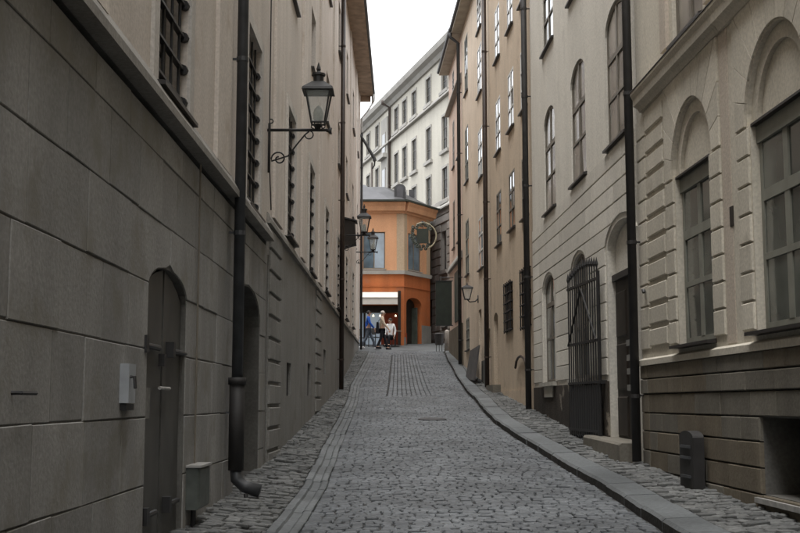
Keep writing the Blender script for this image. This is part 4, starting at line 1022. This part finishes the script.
pr = [(9.02, 0), (9.02, .06), (9.1, .08), (9.14, .22), (9.36, .26), (9.50, .34), (9.55, .34), (9.55, -.1), (9.02, -.1)]
m = MB(); m.prism([FO.P(XL, z, o) for z, o in pr], [FO.P(.05 + .30 * max(o, 0), z, o) for z, o in pr]); m.build('cornice', M['orange_up'], OB)
m = MB(); m.prism([FO2.P(54.5 - .45 * max(o, 0) * .6, z, o) for z, o in pr], [FO2.P(56.85, z, o) for z, o in pr]); m.build('cornice', M['orange_up'], OB)
strip(OB, FO2, 55.93, 56.67, 2, 3.75, .04, 'base_o', 'base_stone'); strip(OB, FO2, 54.5, 54.67, 2, 3.1, .04, 'base_o', 'base_stone')
# roof: low mansard, lighter hip on the left, round-headed dormer
e0 = [(XL, 54.12), (.20, 54.12), (1.78, 56.7), (1.4, 59.5), (-3.2, 72.4), (XL, 72.4)]
e1 = [(XL, 56.2), (-.9, 56.2), (-.1, 57.6), (-.2, 59.2), (-4.2, 70), (XL, 70)]
n = 6
m = MB(); m.add([(x, y, 9.56) for x, y in e0] + [(x, y, 10.65) for x, y in e1] , [(i, (i + 1) % n, n + (i + 1) % n, n + i) for i in range(n)] + [tuple(range(n, 2 * n)), tuple(range(n - 1, -1, -1))]); rf = m.build('roof', M['roof'], OB)
m = MB(); m.prism([(XL, 54.05, 9.555), (.22, 54.05, 9.555), (1.86, 56.72, 9.555), (1.3, 57, 9.555), (XL, 57, 9.555)], [(XL, 54.05, 9.64), (.22, 54.05, 9.64), (1.86, 56.72, 9.64), (1.3, 57, 9.64), (XL, 57, 9.64)]); m.build('gutter', M['green_dark'], OB)
m = MB(); m.add([(-6.4, 54.3, 9.66), (-.55, 54.3, 9.66), (-1.9, 55.9, 10.70), (-6.4, 55.9, 10.75)], [(0, 1, 2, 3)]); m.add([(-6.4, 54.3, 9.66), (-.55, 54.3, 9.66), (-1.9, 56.6, 10.66), (-6.4, 56.6, 10.66)], [(0, 1, 2, 3)]); m.build('hip_sheet', M['roof_light'], OB, recalc=False)
m = MB(); dpts = [(-.42, 9.7), (.14, 9.7)] + [(-.14 + .28 * math.cos(math.pi * k / 8), 10.25 + .28 * math.sin(math.pi * k / 8)) for k in range(9)]
m.prism([(x, 54.75, z) for x, z in dpts], [(x, 56.5, z) for x, z in dpts]); dm = m.build('dormer', M['roof'], rf)
m = MB(); m.prism([(x * .55 - .063, 54.70, z * .8 + 2.0) for x, z in dpts], [(x * .55 - .063, 54.749, z * .8 + 2.0) for x, z in dpts]); m.build('dormer_window', M['roof_light'], rf)
m = MB(); m.box((.3, 57.5, 9.7), (.55, 58.4, 10.75)); m.build('chimney', M['roof'], rf)
# shop front
m = MB(); fbox(m, FO, -4.9, -1.05, 2.4, 4.3, -.86, -.8); sp = m.build('shop_window', M['shop_lit'], OB); sp['label'] = 'pale blue lit shop window under the awning'
m = MB(); fbox(m, FO, -4.9, -.2, 4.3, 4.62, -.85, -.3); m.build('shop_fascia', M['door_dark'], OB)
m = MB(); fbox(m, FO, -1.05, -.2, 2.4, 4.3, -.86, -.75); m.build('red_wall_panel', M['red'], OB)
m = MB(); fbox(m, FO, -.24, -.10, 2.4, 5.3, -.1, .10); m.build('door_post', M['door_dark'], OB)
for q in (-1.65, -1.1, -.35, -1.42): 
    m = MB(); m.tube([FO.P(q, 4.2, -.5), FO.P(q, 4.12, -.5)], [.02, .05], 8); m.build('spotlight', M['spot'], OB)
m = MB(); fbox(m, FO, -1.9, -1.8, 2.4, 4.3, -.8, -.76); m.build('shop_mullion', M['door_dark'], OB)
aw = thing('awning', 'cream fabric awning in two bands over the shop of the orange house', 'awning', FO.P(-2.5, 4.6, .1))
m = MB(); m.prism([FO.P(-4.8, 5.24, .02), FO.P(-4.8, 4.92, .95), FO.P(-4.8, 4.89, .95), FO.P(-4.8, 5.20, .02)], [FO.P(-.25, 5.24, .02), FO.P(-.25, 4.92, .95), FO.P(-.25, 4.89, .95), FO.P(-.25, 5.20, .02)]); m.build('canopy', M['awning'], aw)
m = MB(); fbox(m, FO, -4.8, -.25, 4.58, 4.86, .93, .95); m.build('valance', M['awning'], aw)
m = MB(); m.tube([FO.P(-4.8, 4.88, .95), FO.P(-.25, 4.88, .95)], .022, 6); m.tube([FO.P(-.3, 4.88, .93), FO.P(-.3, 4.75, .05)], .02, 6); m.build('front_bar', M['trim_w'], aw)
# arched side door
m = MB(); fpoly(m, FO2, arch_outline(54.68, 55.92, 2.4, 4.70, .34, 10), -.44, -.40); od = m.build('door', M['door_dark'], OB)
m = MB(); fbox(m, FO2, 55.66, 55.74, 2.5, 4.6, -.39, -.1); m.build('door_leaf', M['green_mid'], od)
m = MB(); fbox(m, FO2, 54.62, 54.66, 2.8, 3.3, .02, .05); m.build('red_plate', M['red'], OB)
m = MB(); m.box((.12, 54.55, 5.95), (.30, 54.60, 6.06)); 
# hanging sign in its scrollwork wreath
sg = thing('hanging_sign', 'square dark sign inside a round wreath of gilded ironwork hanging off the orange house', 'hanging sign', FO2.P(55.0, 7.6, .2))
cxs, cys, czs = .92, 52.6, 7.62
m = MB(); m.box((cxs - .28, cys - .03, czs - .30), (cxs + .26, cys + .03, czs + .38)); m.build('sign_board', M['green_dark'], sg)
m = MB(); m.tube([(cxs + .62 * math.cos(a), cys, czs + .04 + .62 * math.sin(a)) for a in [k * math.pi / 12 - math.pi * .35 for k in range(13)]], .035, 8); m.build('wreath_hoop', M['gold'], sg)
m = MB(); rnd = random.Random(3)
for k in range(26):
    a = k / 26 * math.pi * 1.5 + math.pi * .25; r0 = .50 + rnd.uniform(-.08, .12); px, pz = cxs + r0 * math.cos(a), czs + .04 + r0 * math.sin(a)
    m.tube([(px + (.03 + .05 * j / 7) * math.cos(a + j * .9), cys + rnd.uniform(-.03, .03), pz + (.03 + .05 * j / 7) * math.sin(a + j * .9)) for j in range(8)], [.05, .045, .04, .035, .03, .03, .03, .01], 6)
m.build('wreath_scrollwork', M['green_mid'], sg)
m = MB(); m.tube([FO2.P(55.2, 8.35, 0), (cxs, cys + .0, 8.35), (cxs - .1, cys, 8.30)], .025, 6); m.tube([(cxs, cys, 8.35), (cxs, cys, 8.0)], .015, 6); m.build('sign_arm', M['iron'], sg)

# ================================================================ café furniture and people at the end
def cafe_chair(x, y, rot, label):
    z = gz(y) + .004; T = thing('cafe_chair', label, 'chair', (x, y, z), 'dark café chairs outside the shop'); T.rotation_euler = (0, 0, rot)
    def mk(name, boxes, mat='iron'):
        m = MB(); 
        for b in boxes: m.box(*b)
        me = m.build(name, M[mat], None, loc=(0, 0, 0)); me.parent = T
    mk('seat', [((-.21, -.21, .43), (.21, .21, .46))]); mk('backrest', [((-.21, .18, .55), (.21, .21, .85)), ((-.21, .18, .46), (-.18, .21, .55)), ((.18, .18, .46), (.21, .21, .55))])
    for a in (-.2, .17):
        for b in (-.2, .17): mk('leg', [((a, b, 0), (a + .03, b + .03, .43))])
cafe_chair(-2.02, 52.9, .4, 'dark café chair at the far left of the shop front, half behind the wall')
cafe_chair(-1.33, 53.3, 2.6, 'dark café chair between the two walking people')
cafe_chair(-.62, 53.4, -1.2, 'dark café chair right of the walking pair, near the door post')
T = thing('cafe_table', 'small round brown café table by the door post of the shop', 'table', (-.35, 53.6, gz(53.6)))
m = MB(); b0 = T.location; m.tube([b0 + Vector((0, 0, .70)), b0 + Vector((0, 0, .73))], .30, 16); m.build('tabletop', M['wood_soffit'], T)
m = MB(); m.tube([b0, b0 + Vector((0, 0, .02)), b0 + Vector((0, 0, .04)), b0 + Vector((0, 0, .70))], [.2, .2, .025, .025], 10); m.build('pedestal', M['iron'], T)

def skinned(name, joints, edges, rad, mat, parent, root, sub=2):
    me = bpy.data.meshes.new(name); ks = list(joints); me.from_pydata([joints[k] for k in ks], [(ks.index(a), ks.index(b)) for a, b in edges], [])
    o = bpy.data.objects.new(name + '_tmp', me); col.objects.link(o)
    md = o.modifiers.new('s', 'SKIN'); md.use_smooth_shade = True
    for i, k in enumerate(ks):
        sv = me.skin_vertices[0].data[i]; r = rad[k]; sv.radius = (r, r) if not isinstance(r, tuple) else r; sv.use_root = (k == root)
    ss = o.modifiers.new('u', 'SUBSURF'); ss.levels = sub; ss.render_levels = sub
    dg = bpy.context.evaluated_depsgraph_get(); dg.update()
    nm = bpy.data.meshes.new_from_object(o.evaluated_get(dg)); bpy.data.objects.remove(o)
    nm.materials.clear(); nm.materials.append(mat)
    nm.polygons.foreach_set('use_smooth', [True] * len(nm.polygons)); nm.name = name
    r = bpy.data.objects.new(name, nm); col.objects.link(r); r.parent = parent; return r
def person(x, y, rot, label, top, legs, hair, shoe, stride=.28, seated=False, swing=.18, short=False):
    z = gz(y) + .004; T = thing('person', label, 'person', (x, y, z)); T.rotation_euler = (0, 0, rot)      # faces local +Y
    s = stride
    if seated: hipz, kn, an = .50, [(.44, .50), (.44, .50)], [(.46, .08), (.40, .08)]
    else: hipz, kn, an = .90, [(s * .55, .49), (-s * .25, .48)], [(s, .09), (-s * 1.0, .13)]
    up_ = hipz
    J = {'hip': (0, 0, up_ + .02), 'waist': (0, 0, up_ + .18), 'chest': (0, .01, up_ + .38), 'neckb': (0, .01, up_ + .55), 'neck': (0, .03, up_ + .61), 'head': (0, .05, up_ + .71), 'crown': (0, .05, up_ + .79)}
    Rd = {'hip': .13, 'waist': .12, 'chest': .14, 'neckb': .06, 'neck': .052, 'head': .088, 'crown': .06}
    E = [('hip', 'waist'), ('waist', 'chest'), ('chest', 'neckb'), ('neckb', 'neck'), ('neck', 'head'), ('head', 'crown')]
    for i, sd in enumerate((-1, 1)):
        k = str(i); sw = swing * (1 if i else -1)
        J['sh' + k] = (sd * .165, 0, up_ + .51); J['el' + k] = (sd * .23, sw * .5, up_ + .24); J['wr' + k] = (sd * .22, sw + .10, up_ + .02); J['ha' + k] = (sd * .215, sw + .14, up_ - .05)
        Rd['sh' + k] = .06; Rd['el' + k] = .043; Rd['wr' + k] = .028; Rd['ha' + k] = .034
        E += [('chest', 'sh' + k), ('sh' + k, 'el' + k), ('el' + k, 'wr' + k), ('wr' + k, 'ha' + k)]
        J['th' + k] = (sd * .09, 0, up_ - .06); J['kn' + k] = (sd * .10, kn[i][0], kn[i][1]); J['an' + k] = (sd * .10, an[i][0], an[i][1]); J['to' + k] = (sd * .11, an[i][0] + .14, max(.035, an[i][1] - .06))
        Rd['th' + k] = .085; Rd['kn' + k] = .055; Rd['an' + k] = .038; Rd['to' + k] = .035
        E += [('hip', 'th' + k), ('th' + k, 'kn' + k), ('kn' + k, 'an' + k), ('an' + k, 'to' + k)]
    b = skinned('body', J, E, Rd, M['skin'], T, 'hip')
    pick = lambda ks, g: ({k: J[k] for k in ks}, [e for e in E if e[0] in ks and e[1] in ks], {k: Rd[k] + g for k in ks})
    skinned('jacket', *pick(['hip', 'waist', 'chest', 'neckb', 'sh0', 'el0', 'wr0', 'sh1', 'el1', 'wr1'], .016), M[top], T, 'waist')
    skinned('trousers', *pick(['hip', 'th0', 'kn0', 'an0', 'th1', 'kn1', 'an1'], .014), M[legs], T, 'hip')
    for i in ('0', '1'):
        a, t_ = Vector(J['an' + i]), Vector(J['to' + i]); m = MB(); m.tube([a + Vector((0, -.06, -.045)), a + Vector((0, 0, -.04)), t_ + Vector((0, 0, -.0)), t_ + Vector((0, .06, -.01))], [.035, .048, .046, .02], 8)
        o = m.build('shoe', M[shoe], None, loc=(0, 0, 0), smooth=True); o.parent = T
        h = Vector(J['ha' + i]); sd = -1 if i == '0' else 1; m = MB()
        for f_ in range(4): m.tube([h + Vector((0, -.022 + f_ * .015, -.02)), h + Vector((sd * .004, -.018 + f_ * .018, -.075 - .006 * (f_ in (1, 2)))), h + Vector((-sd * .012, -.01 + f_ * .017, -.105 - .01 * (f_ in (1, 2))))], [.009, .009, .007], 6)
        m.tube([h + Vector((0, .02, .0)), h + Vector((-sd * .01, .05, -.03)), h + Vector((-sd * .015, .055, -.06))], [.011, .010, .008], 6)
        o = m.build('fingers', M['skin'], None, loc=(0, 0, 0), smooth=True); o.parent = b
    hd = Vector(J['head']); m = MB()
    m.tube([hd + Vector((0, -.02, -.03)), hd + Vector((0, -.028, .03)), hd + Vector((0, -.02, .085)), hd + Vector((0, -.01, .125))], [.075, .098, .09, .03], 12)
    o = m.build('hair', M[hair], None, loc=(0, 0, 0), smooth=True); o.parent = T
    m = MB(); m.tube([hd + Vector((0, .08, .02)), hd + Vector((0, .11, -.02)), hd + Vector((0, .09, -.03))], [.008, .014, .008], 6)
    for sd in (-1, 1): m.tube([hd + Vector((sd * .085, 0, .02)), hd + Vector((sd * .1, -.005, .0)), hd + Vector((sd * .085, 0, -.02))], .012, 6)
    o = m.build('nose_and_ears', M['skin'], None, loc=(0, 0, 0), smooth=True); o.parent = b
    m = MB()
    for sd in (-1, 1): m.tube([hd + Vector((sd * .033, .080, .02)), hd + Vector((sd * .033, .088, .02))], .009, 6)
    m.tube([hd + Vector((-.025, .085, -.045)), hd + Vector((.025, .085, -.045))], .005, 5)
    o = m.build('eyes_and_mouth', M['hair_d'], None, loc=(0, 0, 0)); o.parent = b
    return T
p1 = person(-1.56, 51.6, R(-90), 'walking person in a bright blue jacket with grey trousers and white shoes', 'blue', 'denim', 'hair_d', 'white_cloth', .34)
p2 = person(-.93, 51.3, R(-90), 'walking person with pale short hair, beige top and black trousers, carrying a bag', 'beige', 'black_cloth', 'hair_w', 'black_cloth', .22)
p3 = person(-.58, 53.3, R(160), 'person in a white top sitting outside the shop behind the walkers', 'white_cloth', 'black_cloth', 'hair_d', 'black_cloth', seated=True, swing=.05)
bg_ = MB(); bz = gz(51.3); bg_.prism([(-1.22, 51.15, bz + .72), (-1.06, 51.15, bz + .72), (-1.08, 51.15, bz + 1.22), (-1.18, 51.15, bz + 1.22)], [(-1.22, 51.45, bz + .72), (-1.06, 51.45, bz + .72), (-1.08, 51.45, bz + 1.22), (-1.18, 51.45, bz + 1.22)])
bg_.tube([(-1.13, 51.2, bz + 1.2), (-1.0, 51.2, bz + 1.40), (-.93, 51.3, bz + 1.44)], .012, 6)
o = bg_.build('shoulder_bag', M['black_cloth'], loc=(-1.14, 51.3, bz + .72)); tag(o, 'black bag hanging behind the person in the beige top', 'bag')
